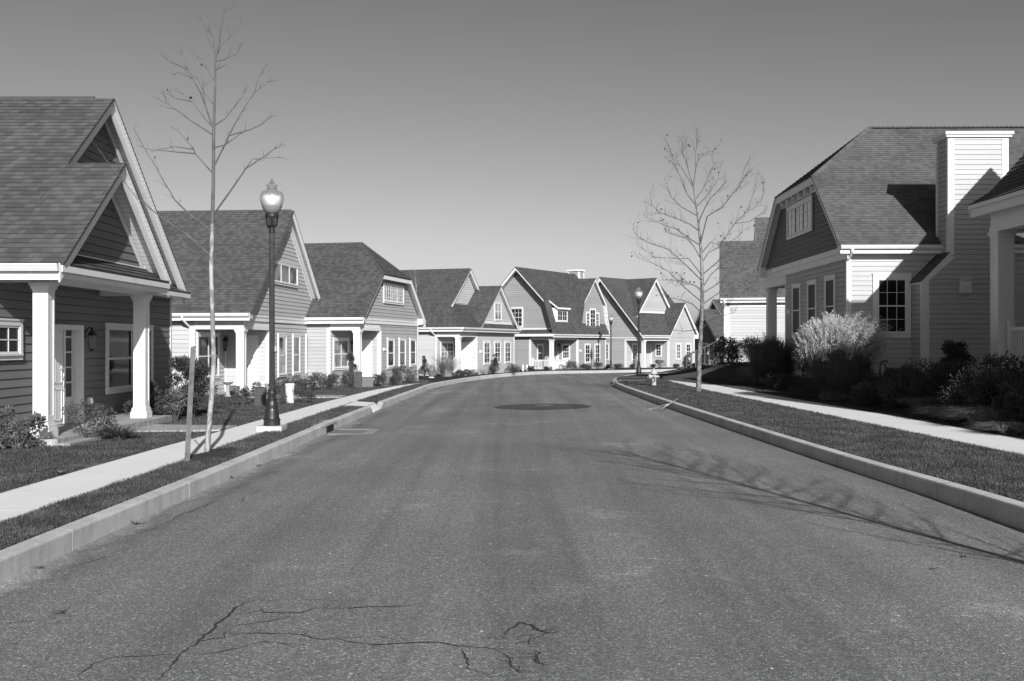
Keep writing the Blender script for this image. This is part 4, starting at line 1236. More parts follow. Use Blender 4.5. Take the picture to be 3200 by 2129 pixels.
# chimney
cp = h.plane((-3.6, 0), (0, 1), (1, 0)); s0 = cp.s(Z6(1092,0)[0]) ; 
mb = MB(); sidc = MB()
siding(sidc, h.plane((-3.4, s0-.0), (0,1), (1,0)), [(-.9,6.2),(.0,6.2),(.0,8.05),(-.9,8.05)]); siding(sidc, h.plane((-4.5, s0-.9), (1,0), (0,-1)), [(0,6.2),(1.1,6.2),(1.1,8.05),(0,8.05)]); siding(sidc, h.plane((-4.5, s0), (1,0), (0,1)), [(0,6.2),(1.1,6.2),(1.1,8.05),(0,8.05)])
ch = h.part('chimney', sidc, S5)
for (a, b) in ((-3.52, s0-.92), (-3.52, s0-.13), (-4.53, s0-.92), (-4.53, s0-.13)): mb.box((a, b, 6.0), (a+.15, b+.15, 8.05))
mb.box((-4.62, s0-1.0, 8.0), (-3.28, s0+.1, 8.14)); h.part('chimney_cap', mb, M['trim'], ch)
# porch openings, windows, rail
window(h, ret, ret.rect(Z6, 540, 1082, 1300, 614), glass='glass', hung=True)
r = back.rect(Z6, 848, 1080, 1272, 948); window(h, back, r, cols=3, rows=4)
r = back.rect(Z6, 748, 1085, 1395, 786); door(h, back, (max(.15, r[0]-.5), r[1], zf_, r[3]))
lantern(h, back, back.s(Z6(815,0)[0]), 1.42, 1.1)
for a in ((1124,1078,1318,1190),(1245,1078,1312,1310)): window(h, street, street.rect(Z6, *a), cols=2, rows=4)
plaque(h, street, street.rect(Z6, 1061, 1147, 1174, 1084))
def railing(h, P, s0, s1, z0, z1, posts=True, name='railing'):
    mb = MB()
    P.slab(mb, s0, s1, z1-.09, z1, -.035, .035); P.slab(mb, s0, s1, z0+.08, z0+.15, -.03, .03)
    n = max(2, int((s1-s0)/.125))
    for i in range(1, n): 
        x = s0 + (s1-s0)*i/n; P.slab(mb, x-.02, x+.02, z0+.15, z1-.09, -.02, .02)
    if posts:
        for x in (s0, s1): P.slab(mb, x-.06, x+.06, z0, z1+.12, -.06, .06); P.slab(mb, x-.08, x+.08, z1+.12, z1+.16, -.08, .08)
    return h.part(name, mb, M['trim'])
rl = h.plane((u0-pw, ov+.1), (1, 0), (0, -1)); railing(h, rl, .12, pw-.35, zf_, zf_+.78)
rs = h.plane((u0-.1, ov), (0, 1), (1, 0)); railing(h, rs, .4, pd*.62, zf_, zf_+.78)
h.finish()

# ---- sixth house: gable end towards the viewer, two street gables
h = House('light grey house with a wide end gable and two small street gables at the bend', 11.23, 85.0, 42.0, -0.9)
ze, W, L, ov, u0 = 2.39, 9.1, 9.26, 0.5, -0.3; zr = 7.54
rf = MB()
shingles(rf, [(0,-e,ze),(0,4.1,ze),(-2.65,6.53,5.34),(-4.63,6.53,zr),(-4.63,-e,zr)], soffit=h.sof); shingles(rf, [(-2.65,6.53,5.34),(0,W,ze),(-4.63,W,zr),(-4.63,6.53,zr)]); shingles(rf, [(-4.63,-e,zr),(-4.63,W,zr),(-9.26,W,ze),(-9.26,-e,ze)], soffit=h.sof)
shingles(rf, [(-1.4+e,.9,3.96),(-1.4+e,4.03,7.52),(-4.63,4.03,7.53)], soffit=h.sof); shingles(rf, [(-1.4+e,7.16,3.96),(-1.4+e,4.03,7.52),(-4.63,4.03,7.53)], soffit=h.sof)
shingles(rf, [(e,4.05,2.36),(e,6.53,5.34),(-3.2,6.53,5.34),(-3.2,4.05,2.36)], soffit=h.sof); shingles(rf, [(e,9.0,2.36),(e,6.53,5.34),(-3.2,6.53,5.34),(-3.2,9.0,2.36)], soffit=h.sof)
h.part('roof', rf, M['shingle'])
zf_ = -0.41; zb = 1.9
near = h.plane((-L, ov), (1, 0), (0, -1)); street = h.plane((u0, 0), (0, 1), (1, 0))
pw = -(near.s(Z7(540,0)[0]) - L) + u0; pd = street.s(Z7(1006,0)[0]) - ov
near, ret, back, street = porch_shell(h, S6, L, W, u0, pw, pd, zf_, ze, zb, ov)
gn = h.plane((-L, ov-.02), (1, 0), (0, -1)); g1 = h.plane((-1.7, 0), (0, 1), (1, 0)); g2 = h.plane((-.28, 0), (0, 1), (1, 0))
walls(h, S6, [(gn, [(.3,2.1),(8.96,2.1),(8.96,2.4),(4.63,7.3),(.3,2.4)])], name='gable_wall')
walls(h, S6, [(g1, [(1.4,4.4),(6.7,4.4),(4.03,7.28)])], name='gable_wall')
walls(h, S6, [(g2, [(4.4,2.2),(8.7,2.2),(8.7,2.5),(6.53,5.12),(4.4,2.5)])], name='gable_wall')
T = h.trim
g1.slab(T, 1.35, 6.0, 4.36, 4.5, 0, .04); gn.slab(T, .3, L-.3, 2.08, 2.2, 0, .04)
for p, q in [((0,0,ze),(-4.63,0,zr)), ((-4.63,0,zr),(-9.26,0,ze))]: rake(h, Vector(p)-Vector((0,-.02,.008)), Vector(q)-Vector((0,-.02,.008)), (0,-1,0), .34)
for p, q in [((-1.4,.9,3.96),(-1.4,4.03,7.52)), ((-1.4,4.03,7.52),(-1.4,6.3,4.95)), ((0,4.05,2.36),(0,6.53,5.34)), ((0,6.53,5.34),(0,9.0,2.36))]: rake(h, Vector(p)-Vector((.02,0,.008)), Vector(q)-Vector((.02,0,.008)), (1,0,0), .3)
gutter(h, (0, 0, ze), (0, 4.1, ze), (1, 0, 0)); T.box((u0, W-.4, ze-.3), (.0, W-.04, ze+.1))
for a in ((1083,952,1132,1138),(1190,952,1130,1247)): window(h, street, street.rect(Z7, *a), cols=2, rows=4, glass='glass_blind', base=.02)
window(h, ret, ret.rect(Z7, 605, 955, 1138, 668), cols=2, rows=4)
window(h, back, back.rect(Z7, 865, 955, 1100, 936), cols=2, rows=4)
r = back.rect(Z7, 748, 960, 1210, 803); door(h, back, (max(.1, r[0]), r[1], zf_, r[3]))
window(h, near, near.rect(Z7, 310, 953, 1137, 360), cols=2, rows=4)
h.finish()

# ---- right: large house with a clipped gable, shingled gable wall and boxed chimney
h = House('large right hand house with a shaken clipped gable and tall boxed chimney', 10.11, 30.6, 1.0, 0.35)
ze, W, hm = 4.69, 11.1, 5.55; L = 15.0
rf = MB()
shingles(rf, [(-e,0,ze),(L,0,ze),(L,hm,9.48),(2.74,hm,9.48),(-e,3.05,7.32)], soffit=h.sof)
shingles(rf, [(L,hm,9.48),(L,W,ze),(-e,W,ze),(-e,W-3.05,7.32),(2.74,hm,9.48)], soffit=h.sof)
shingles(rf, [(-e,3.05,7.32),(2.74,hm,9.48),(-e,W-3.05,7.32)], soffit=h.sof)
def caps(mb, p, q, w=.15, st=.17):      # ridge cap shingles, each lapping the next
    p = Vector(p); q = Vector(q); d = (q-p); n = int(d.length/st); d.normalize(); s = d.cross(Vector((0,0,1))); s.normalize(); up = s.cross(d)
    for i in range(n):
        a = p + d*st*i; b = p + d*(st*i+st*1.25)
        mb.face([a+s*w-up*.07+up*.035, a+up*.035+up*.01, b+up*.012, b+s*w-up*.07+up*.012], [(i*.37,i),(i*.37+.1,i),(i*.37+.1,i+.1),(i*.37,i+.1)])
        mb.face([a-s*w-up*.07+up*.035, a+up*.035+up*.01, b+up*.012, b-s*w-up*.07+up*.012], [(i*.37,i),(i*.37+.1,i),(i*.37+.1,i+.1),(i*.37,i+.1)])
caps(rf, (L,hm,9.49), (2.74,hm,9.49)); caps(rf, (2.74,hm,9.49), (0,3.05,7.33)); caps(rf, (2.74,hm,9.49), (0,W-3.05,7.33))
h.part('roof', rf, M['shingle_right'])
near = h.plane((.3, .35), (1, 0), (0, -1)); st = h.plane((.3, 0), (0, 1), (-1, 0)); gw = h.plane((.26, 0), (0, 1), (-1, 0))
s_end = st.s(Z10(803, 0)[0]); zfl = .62
fw = h.plane((.3, W-.35), (1, 0), (0, 1)); rw = h.plane((L, 0), (0, 1), (1, 0)); pb = h.plane((.3, s_end), (1, 0), (0, 1))
walls(h, S10, [(near, [(0,.62),(L-.5,.62),(L-.5,ze),(0,ze)]), (st, [(.35,.62),(s_end,.62),(s_end,ze-.05),(.35,ze-.05)]), (fw, [(2.4,.3),(L-.5,.3),(L-.5,ze),(2.4,ze)]), (pb, [(0,.3),(2.1,.3),(2.1,ze-.3),(0,ze-.3)]), (rw, [(.35,.3),(W-.35,.3),(W-.35,ze),(.35,ze)])])
sh = MB(); shakes(sh, gw, [(.25,ze-.02),(W-.25,ze-.02),(W-3.1,7.12),(3.1,7.12)]); h.part('gable_wall', sh, S9)
T = h.trim
for p, q in [((0,0,ze),(0,3.05,7.32)), ((0,3.05,7.32),(0,W-3.05,7.32)), ((0,W-3.05,7.32),(0,W,ze))]: rake(h, Vector(p)+Vector((.02,0,-.008)), Vector(q)+Vector((.02,0,-.008)), (-1,0,0), .26)
gw.slab(T, .1, W-.1, ze-.20, ze-.02, 0, .06); gw.slab(T, .1, W-.1, ze-.42, ze-.20, 0, .03); T.box((.0, .02, ze-.2), (.3, .36, ze-.02)); T.box((0, W-.4, ze-.3), (.3, W-.02, ze+.12))
gw.slab(T, 2.9, W-2.9, 6.86, 7.12, 0, .05)
for i in range(6):
    s = 3.5 + i*(W-7.0)/5; gw.slab(T, s-.06, s+.06, 6.9, 7.12, .05, .2); gw.slab(T, s-.06, s+.06, 7.02, 7.12, .2, .27)
T.box((.27, .32, .5), (.42, .42, ze-.02)); near.slab(T, .1, L-.5, .45, .62, 0, .03); st.slab(T, .4, s_end, .45, .62, 0, .03); near.slab(T, .0, 9, ze-.42, ze-.06, 0, .02)
T.box((.27, s_end-.12, .5), (.4, s_end+.03, ze-.4))
T.box((.26, s_end, ze-.75), (.5, W-.3, ze-.42)); T.box((.3, W-.5, ze-.75), (2.6, W-.3, ze-.42))
column(h, .45, W-.45, .62, ze-.75, .34)
mb = MB(); mb.box((.2, s_end, .2), (2.4, W-.2, .62)); h.part('porch_floor', mb, M['paver'])
mb = MB(); mb.box((.3, s_end, ze-.45), (2.5, W-.3, ze-.42)); h.part('porch_ceiling', mb, M['soffit'])
gutter(h, (-.02, 0, ze), (L, 0, ze), (0, -1, 0))
downspout(h, [(.33, -.06, ze-.1), (.33, -.06, ze-.2), (.28, .27, ze-.5), (.28, .27, .6)], .045)
window(h, near, near.rect(Z11, 70, 20, 540, 380), cols=3, rows=4, glass='screen', casing=.15, nb=.008)
for a in ((873,130,640,955),(1023,95,640,1112),(1194,52,640,1296)): window(h, st, st.rect(Z10, *a), glass='screen', casing=.11)
window(h, gw, (gw.s(Z8(895,0)[0]), gw.s(Z8(690,0)[0]), gw.z(gw.s(Z8(690,0)[0]), Z8(0,1050)[1]), gw.z(gw.s(Z8(690,0)[0]), Z8(0,790)[1])), units=3, hung=False, cols=2, rows=3, glass='glass_pale', casing=.12, base=.02)
plaque(h, st, st.rect(Z10, 820, 362, 415, 848))
# chimney chase
yc = -.5
fp = h.plane((0, yc), (1, 0), (0, -1))
xl, xr = fp.s(2964), fp.s(3147.6); ztop = fp.z(xl, 430); xb = fp.s(2882); zs0 = fp.z(xb, 876); zs1 = fp.z(xl, 795)
cm = MB()
siding(cm, fp, [(xl,zs1),(xr,zs1),(xr,ztop),(xl,ztop)]); siding(cm, fp, [(xb,.62),(xr+.8,.62),(xr+.8,zs0),(xr,zs1),(xl,zs1),(xb,zs0)])
lp = h.plane((xl, yc), (0, 1), (-1, 0)); rp_ = h.plane((xr, yc), (0, 1), (1, 0)); bp = h.plane((0, yc+.85), (1, 0), (0, 1)); ll = h.plane((xb, yc), (0, 1), (-1, 0))
for P in (lp, rp_): siding(cm, P, [(0,zs1-.3),(.85,zs1-.3),(.85,ztop),(0,ztop)])
siding(cm, bp, [(xl,zs1),(xr,zs1),(xr,ztop),(xl,ztop)]); siding(cm, ll, [(0,.62),(.85,.62),(.85,zs0),(0,zs0)])
ch = h.part('chimney', cm, S10)
ct = MB()
for s_ in (xl, xr-.16): fp.slab(ct, s_, s_+.16, zs1+.05, ztop, 0, .03)
fp.slab(ct, xl+.16, xr-.16, ztop-.06, ztop, 0, .025)
for P in (lp, rp_):
    P.slab(ct, -.025, .09, zs1, ztop, 0, .028); P.slab(ct, .76, .87, zs1, ztop, 0, .03)
ct.box((xl-.1, yc-.1, ztop), (xr+.1, yc+.95, ztop+.07)); ct.box((xl-.14, yc-.14, ztop+.07), (xr+.14, yc+.99, ztop+.16))
fp.slab(ct, xb, xb+.2, .62, zs0, 0, .03); ct.hexa([fp(xb,zs0,.001), fp(xb+.2,zs0,.001), fp(xl+.18,zs1-.1,.001), fp(xl,zs1,.001)], [fp(xb,zs0,.03), fp(xb+.2,zs0,.03), fp(xl+.18,zs1-.1,.03), fp(xl,zs1,.03)])
fp.slab(ct, xl, xl+.16, zs1-.02, zs1+.05, 0, .029); ll.slab(ct, -.025, .09, .62, zs0, 0, .03); ll.slab(ct, 0.09, .8, zs0-.12, zs0, 0, .028)
h.part('chimney_trim', ct, M['trim'], ch)
sr = MB(); shingles(sr, [(xb-.08, yc-.04, zs0-.02), (xb-.08, .36, zs0-.02), (xl, .36, zs1+.08), (xl, yc-.04, zs1+.08)]); h.part('shoulder_roof', sr, M['shingle_right'], ch)
v = fp.rect(Z11, 778, 65, 182, 872); mb = MB(); fp.slab(mb, v[0], v[1], v[2], v[3], 0, .05); fp.slab(mb, v[0]+.04, v[1]-.02, v[2]+.03, v[3]-.04, .05, .12)
fp.slab(mb, v[0]-.02, v[1]+.02, v[3], v[3]+.03, 0, .15)
for i in range(3): fp.slab(mb, v[0]+.06, v[1]-.06, v[2]+.06+i*.09, v[2]+.11+i*.09, .12, .14)
h.part('wall_vent', mb, M['trim'])
h.finish()

# ---- right edge: neighbour with the shaded porch, whose roof throws the gable shadow
h = House('shaded house at the right edge with a white porch column and railing', 11.6, 25.25, 0.0, 0.45)
rf = MB(); B0 = -19.0
A = [(0, 5.16), (.54, 5.49), (4.0, 9.3)]
shingles(rf, [(0,e,A[0][1]),(.54,e,A[1][1]),(.54,B0,A[1][1]),(0,B0,A[0][1])], exp=.16, lap=.02, soffit=h.sof, thick=.1)
shingles(rf, [(.54,e,A[1][1]),(4.0,e,A[2][1]),(4.0,B0,A[2][1]),(.54,B0,A[1][1])], exp=.16, lap=.02, soffit=h.sof, thick=.1)
shingles(rf, [(4.0,e,9.3),(8.1,e,4.9),(8.1,B0,4.9),(4.0,B0,9.3)], exp=.16, lap=.02, soffit=h.sof)
wv = -7.2; wu = 1.75
for sg in (-1, 1): shingles(rf, [(wu-e,wv,9.4),(6.0,wv,9.4),(6.0,wv+sg*2.4,6.0),(wu-e,wv+sg*2.4,6.0)], soffit=h.sof)
# bay gable out of view, added to shade the planting bed and pavement
by = -8.95
shingles(rf, [(-.45,-12.3,4.93),(0.0,-12.3,5.16),(0.0,B0,5.16),(-.45,B0,4.93)], exp=.16, lap=.02, soffit=h.sof)  # deeper eave out of view, added so its shadow covers the bushes
h.trim.plank((-.44, B0, 4.9), (-.44, -12.3, 4.9), .14, (-1,0,0), .03)
for sg in (-1, 1):
    shingles(rf, [(-.5,by,7.15),(4.2,by,7.15),(4.2,by+sg*3.3,5.0),(-.5,by+sg*3.3,5.0)], soffit=h.sof)
    rake(h, (-.46, by, 7.14), (-.46, by+sg*3.3, 4.99), (-1,0,0), .24)
bw = h.plane((-.1, by), (0, 1), (-1, 0)); bs = h.plane((-.1, by+2.95), (1, 0), (0, 1)); bt = h.plane((-.1, by-2.95), (1, 0), (0, -1))
walls(h, S7, [(bw, [(-2.95,.2),(2.95,.2),(2.95,5.1),(0,7.0),(-2.95,5.1)]), (bs, [(0,.2),(2.5,.2),(2.5,5.2),(0,5.2)]), (bt, [(0,.2),(2.5,.2),(2.5,5.2),(0,5.2)])])
window(h, bw, (-.9, .9, 1.9, 3.8), units=2, casing=.13)
h.part('roof', rf, M['shingle_right'])
wl = h.plane((2.4, 0), (0, 1), (-1, 0)); ge = h.plane((0, -.4), (1, 0), (0, 1)); nb_ = h.plane((0, B0+.4), (1, 0), (0, -1)); rr = h.plane((7.9, 0), (0, 1), (1, 0)); dg = h.plane((wu+.3, 0), (0, 1), (-1, 0))
walls(h, S7, [(wl, [(B0+.4,.4),(-.4,.4),(-.4,5.4),(B0+.4,5.4)]), (rr, [(B0+.4,.4),(-.4,.4),(-.4,4.9),(B0+.4,4.9)]), (nb_, [(2.4,.4),(7.9,.4),(7.9,4.9),(4.0,9.0),(2.4,7.2)]),
              (ge, [(2.4,.4),(7.9,.4),(7.9,4.9),(4.0,9.0),(2.4,7.2)])])
walls(h, S2, [(ge, [(.46,5.0),(2.4,5.0),(2.4,7.2),(.5,5.3)]), (dg, [(wv-2.2,6.1),(wv+2.2,6.1),(wv,9.15)])], name='gable_wall')
T = h.trim
for p, q in [((0,0,A[0][1]),(.54,0,A[1][1])), ((.54,0,A[1][1]),(4.0,0,9.3)), ((4.0,0,9.3),(8.1,0,4.9))]: rake(h, Vector(p)-Vector((0,.02,.05)), Vector(q)-Vector((0,.02,.05)), (0,1,0), .24)
for sg in (-1, 1): rake(h, (wu, wv, 9.39), (wu, wv+sg*2.4, 5.99), (-1,0,0), .24)
T.plank((0.0, B0, 5.14), (0.0, .03, 5.14), .1, (-1,0,0), .03); T.plank((0.05, B0, 5.05), (0.05, -.02, 5.05), .22, (-1,0,0), .03)
T.box((.05, B0, 4.86), (.42, -.05, 4.9))
T.box((.36, B0+.4, 4.42), (.66, -.36, 4.86)); T.box((.34, B0+.4, 4.415), (.68, -.34, 4.55)); T.box((.66, -.66, 4.42), (2.4, -.36, 5.0)); T.box((.40, -.6, 4.84), (.6, -.4, 5.2))
T.box((2.36, -.5, .4), (2.45, -.38, 4.3))
column(h, .55, -.57, 1.04, 4.42, .385)
for k in (1, 3): column(h, .55, -.57 - k*4.6, 1.04, 4.42, .385)
mb = MB(); mb.box((.4, B0+.4, 4.78), (2.4, -.4, 4.81)); h.part('porch_ceiling', mb, M['soffit'])
mb = MB(); mb.box((.25, B0+.3, .3), (2.4, -.25, 1.04)); h.part('porch_floor', mb, M['paver'])
rl = h.plane((.55, 0), (0, 1), (-1, 0))
railing(h, rl, -4.7, -1.0, 1.04, 2.05)
gutter(h, (-.0, B0, 4.9), (-.0, -.02, 4.9), (-1, 0, 0)) if False else None
window(h, wl, (-3.6, -2.2, 1.9, 3.9), cols=3, rows=4, casing=.13); window(h, wl, (-8, -6.6, 1.9, 3.9), cols=3, rows=4, casing=.13)
door(h, wl, (-5.6, -4.5, 1.08, 3.3))
h.finish()

# ---- right, further on: white sided house with a stepped ridge
h = House('white sided house with stepped roof ridges beyond the large right hand house', 11.3, 54.0, 11.8, 0.3)
ze = 4.13; L = 14.0
rf = MB()
shingles(rf, [(1.96,0,ze),(L,0,ze),(L,4.4,8.97),(1.96,4.4,8.97)], soffit=h.sof); shingles(rf, [(-e,0,ze),(1.96,0,ze),(1.96,3.05,7.49),(-e,3.05,7.49)], soffit=h.sof)
shingles(rf, [(-e,3.05,7.49),(2.3,3.05,7.49),(2.3,6.1,ze),(-e,6.1,ze)], soffit=h.sof); shingles(rf, [(1.96,4.4,8.97),(L,4.4,8.97),(L,8.8,ze),(1.96,8.8,ze)], soffit=h.sof)
h.part('roof', rf, M['shingle_right'])
near = h.plane((.3, .3), (1, 0), (0, -1)); st = h.plane((.3, 0), (0, 1), (-1, 0)); s2 = h.plane((2.2, 0), (0, 1), (-1, 0)); fw = h.plane((2.2, 8.5), (1, 0), (0, 1))
walls(h, S8, [(near, [(0,.2),(L-.6,.2),(L-.6,ze),(0,ze)]), (st, [(.3,.2),(5.8,.2),(5.8,ze+.05),(3.05,7.3),(.3,ze+.05)]), (s2, [(3,ze),(8.5,ze),(4.4,8.8)]), (fw, [(0,.2),(L-3,.2),(L-3,ze),(0,ze)])])
T = h.trim
for p, q in [((0,0,ze),(0,3.05,7.49)), ((0,3.05,7.49),(0,6.1,ze)), ((1.96,3.0,7.45),(1.96,4.4,8.97)), ((1.96,4.4,8.97),(1.96,8.8,ze))]: rake(h, Vector(p)+Vector((.02,0,-.008)), Vector(q)+Vector((.02,0,-.008)), (-1,0,0), .24)
T.box((.27, .27, .1), (.5, .42, ze-.25)); near.slab(T, 0, L-.6, ze-.5, ze-.1, 0, .03)
gutter(h, (0, 0, ze), (L, 0, ze), (0, -1, 0)); downspout(h, [(.2, -.06, ze-.1), (.2, -.06, ze-.25), (.22, .2, ze-.6), (.22, .2, .2)], .05)
# wooden steps with a rail on the street side
mb = MB()
for i in range(5): mb.box((-.35-i*.3, .6, .0), (.28-i*.3, 1.9, .95-i*.19))
sp = h.part('steps', mb, M['wood'])
mb = MB()
for y_ in (.6, 1.9):
    mb.tube([(.2, y_, 1.95), (-1.9, y_, .95)], .04, 6)
    for i in range(9): x_ = .15 - i*.25; mb.tube([(x_, y_, 0.3), (x_, y_, 1.93 - i*.12)], .022, 5)
h.part('stair_rail', mb, M['wood'], sp)
h.finish()

# ---- far right in shade behind the right street tree
h = House('dark house with nested gables half hidden behind the right street tree', 22.6, 110.0, -20.0, -1.0)
ze = 2.2; L = 14.0
rf = MB()
shingles(rf, [(0,0,ze),(L,0,ze),(L,4.6,6.75),(2.3,4.6,6.75),(2.3,3.4,5.56),(0,3.4,5.56)], soffit=None) if False else None
shingles(rf, [(2.3,0,ze),(L,0,ze),(L,4.6,6.75),(2.3,4.6,6.75)], soffit=h.sof); shingles(rf, [(-e,0,ze),(2.3,0,ze),(2.3,3.4,5.56),(-e,3.4,5.56)], soffit=h.sof)
shingles(rf, [(-e,3.4,5.56),(2.6,3.4,5.56),(2.6,6.8,ze),(-e,6.8,ze)], soffit=h.sof); shingles(rf, [(2.3,4.6,6.75),(L,4.6,6.75),(L,9.2,ze),(2.3,9.2,ze)], soffit=h.sof)
h.part('roof', rf, M['shingle'])
near = h.plane((.4, .4), (1, 0), (0, -1)); st = h.plane((.4, 0), (0, 1), (-1, 0)); s2 = h.plane((2.7, 0), (0, 1), (-1, 0))
walls(h, S7, [(near, [(0,-.8),(L-.6,-.8),(L-.6,ze),(0,ze)]), (st, [(.4,-.8),(6.4,-.8),(6.4,ze+.05),(3.4,5.35),(.4,ze+.05)]), (s2, [(3,ze),(8.8,ze),(4.6,6.5)])])
T = h.trim
for p, q in [((0,0,ze),(0,3.4,5.56)), ((0,3.4,5.56),(0,6.8,ze)), ((2.3,3.3,5.5),(2.3,4.6,6.75)), ((2.3,4.6,6.75),(2.3,9.2,ze)), ((2.3,2.0,4.2),(2.3,3.3,5.5))]: rake(h, Vector(p)+Vector((.02,0,-.02)), Vector(q)+Vector((.02,0,-.02)), (-1,0,0), .3)
gutter(h, (0, 0, ze), (L, 0, ze), (0, -1, 0)); T.box((.3, .3, -.8), (.5, .5, ze-.2)); downspout(h, [(.45, .2, ze-.1), (.45, .3, -.7)], .06)
window(h, st, st.rect(Z7, 1378, 950, 1075, 1442), cols=2, rows=4, casing=.13)
h.finish()
# ------------------------------------------------------------------ street lamps
def make_lamp(label, loc, sc, pad=True):
    k = 0.0032
    t = thing('street_lamp', label, 'street lamp', loc, 0, 'acorn globe street lamps along the kerb')
    Y = lambda y: (1535 - y) * k
    mb = MB()
    mb.lathe([(50*k, Y(1535)), (50*k, Y(1518)), (47*k, Y(1512)), (51*k, Y(1504)), (51*k, Y(1498)), (45*k, Y(1492)), (43*k, Y(1480)), (39*k, Y(1445)), (35*k, Y(1432)), (38*k, Y(1428)), (38*k, Y(1418)), (34*k, Y(1412)), (30*k, Y(1390)), (26*k, Y(1382)), (30*k, Y(1379)), (30*k, Y(1372)), (24*k, Y(1368)), (21*k, Y(1362)), (25*k, Y(1350)), (26*k, Y(1338)), (22*k, Y(1328)), (25*k, Y(1322)), (25*k, Y(1316)), (18*k, Y(1312))], 32)
    mb.build('base', M['black'], t, smooth=False)
    mb = MB(); mb.lathe([(17.5*k, Y(1314)), (15*k, Y(368))], 48, flute=12, depth=0.10)
    mb.lathe([(15*k, Y(370)), (19*k, Y(366)), (19*k, Y(358)), (16*k, Y(354)), (17*k, Y(335))], 24); mb.build('post', M['black'], t)
    mb = MB(); mb.lathe([(20*k, Y(337)), (32*k, Y(328)), (33*k, Y(322)), (38*k, Y(276))], 64, flute=16, depth=0.12)
    mb.lathe([(40*k, Y(278)), (41*k, Y(272)), (41*k, Y(258)), (37*k, Y(252))], 32)
    mb.tube([(-24*k, 0, Y(345)), (-24*k, 0, Y(330))], 5*k, 8); mb.build('fitter', M['black'], t)
    prof = [(36*k, Y(256)), (52*k, Y(232)), (64*k, Y(200)), (70*k, Y(172)), (71*k, Y(155)), (67*k, Y(135)), (56*k, Y(120)), (38*k, Y(112)), (31*k, Y(108)), (30*k, Y(88)), (34*k, Y(84)), (33*k, Y(79)), (18*k, Y(72)), (10*k, Y(64)), (11*k, Y(58)), (5*k, Y(52)), (6*k, Y(46)), (2*k, Y(38))]
    mb = MB(); mb.lathe(prof, 32); g = mb.build('globe', M['lampglass'], t, smooth=True)
    mb = MB(); mb.lathe([(34*k, Y(254)), (50*k, Y(232)), (58*k, Y(208))], 32, flute=24, depth=.04, caps=False); mb.build('bowl', M['frostgrey'], g)
    mb = MB(); mb.lathe([(52*k, Y(207)), (57*k, Y(180)), (55*k, Y(150))], 32, flute=24, depth=.05, caps=False); mb.build('refractor', M['frost'], g)
    if pad:
        mb = MB(); mb.box((-.24, -.24, -.22), (.24, .24, -.002)); mb.build('footing', M['kerb'], t)
    t.scale = (sc, sc, sc)
    return t
M['frost'] = plain('frosted_globe_glass', 0.80, 0.25, 0.05, 8.0, 0, 60, 0.6)
M['frostgrey'] = plain('grey_frosted_glass', 0.42, 0.3, 0.05, 8.0, 0, 60, 0.6)
lamp = make_lamp('tall black lamp with clear acorn globe between the two nearest left houses', (-4.58, 19.0, ground(-4.58, 19) + 0.11), 0.985)
l2 = copy_thing(lamp, (6.87, 54.0, ground(6.87, 54) - 0.02), 0.6, 1.0, 'black acorn globe lamp on the grass corner behind the hydrant')
l3 = copy_thing(lamp, (8.0, 80.5, ground(8.0, 80.5) + 0.03), 1.1, 0.93, 'smallest black acorn globe lamp on the far kerb before the barn roofed house')

# ------------------------------------------------------------------ fire hydrant
def hydrant():
    M['hydrant'] = plain('faded_hydrant_paint', 0.40, 0.5, 0.12, 12.0, 0.1, 50.0)
    x, y = 5.5, 38.6
    t = thing('fire_hydrant', 'short pale fire hydrant on the grass by the right kerb', 'fire hydrant', (x, y, ground(x, y)), -0.15)
    mb = MB()
    mb.lathe([(.125, 0), (.125, .03), (.095, .035), (.09, .06), (.088, .44), (.10, .45), (.10, .47)], 24)
    mb.lathe([(.145, .47), (.15, .478), (.15, .495), (.14, .505)], 24); mb.build('barrel', M['hydrant'], t)
    mb = MB(); mb.lathe([(.14, .505), (.132, .52), (.118, .57), (.09, .625), (.055, .655), (.04, .66), (.04, .672), (.028, .675), (.026, .72), (.02, .725)], 24); mb.build('bonnet', M['hydrant'], t)
    def cap(d, r, L, z, name):
        d = Vector(d); mb = MB(); c = Vector((0, 0, z))
        pts = [c + d*s for s in (.05, .1, .12, .125, L, L+.004, L+.02, L+.022, L+.06, L+.065)]
        mb.tube(pts, [r*.8, r*.8, r, r*1.12, r*1.12, r, r*.8, .022, .02, .012], 16); mb.build(name, M['hydrant'], t)
    cap((-1, -.15, 0), .085, .19, .37, 'pumper_nozzle'); cap((.25, -1, 0), .05, .155, .37, 'hose_nozzle'); cap((1, .2, 0), .05, .155, .37, 'hose_nozzle')
    mb = MB(); mb.tube([(.04, -.13, .34), (.03, -.125, .25), (.0, -.11, .17), (-.02, -.105, .2)], .008, 5); mb.build('chain', M['iron'], t)
hydrant()

# ------------------------------------------------------------------ plants
def leafm(name, v, var=.35, rough=.6): 
    m = plain(name, v, rough, var, 5.0, 0, 60, 0.3); return m
M['leaf_dark'] = leafm('dark_evergreen_leaf', 0.048, .5); M['leaf_mid'] = leafm('mid_green_leaf', 0.062, .5); M['leaf_light'] = leafm('pale_green_leaf', 0.095, .5)
M['leaf_dry'] = leafm('dry_leaf', 0.16, .5); M['straw'] = leafm('straw_blade', 0.26, .45); M['plume'] = leafm('silver_plume', 0.56, .25, .8); M['blade'] = leafm('grass_stem_blade', 0.085, .5)
M['twig'] = plain('shrub_twig', 0.07, .9, .3, 20.0)

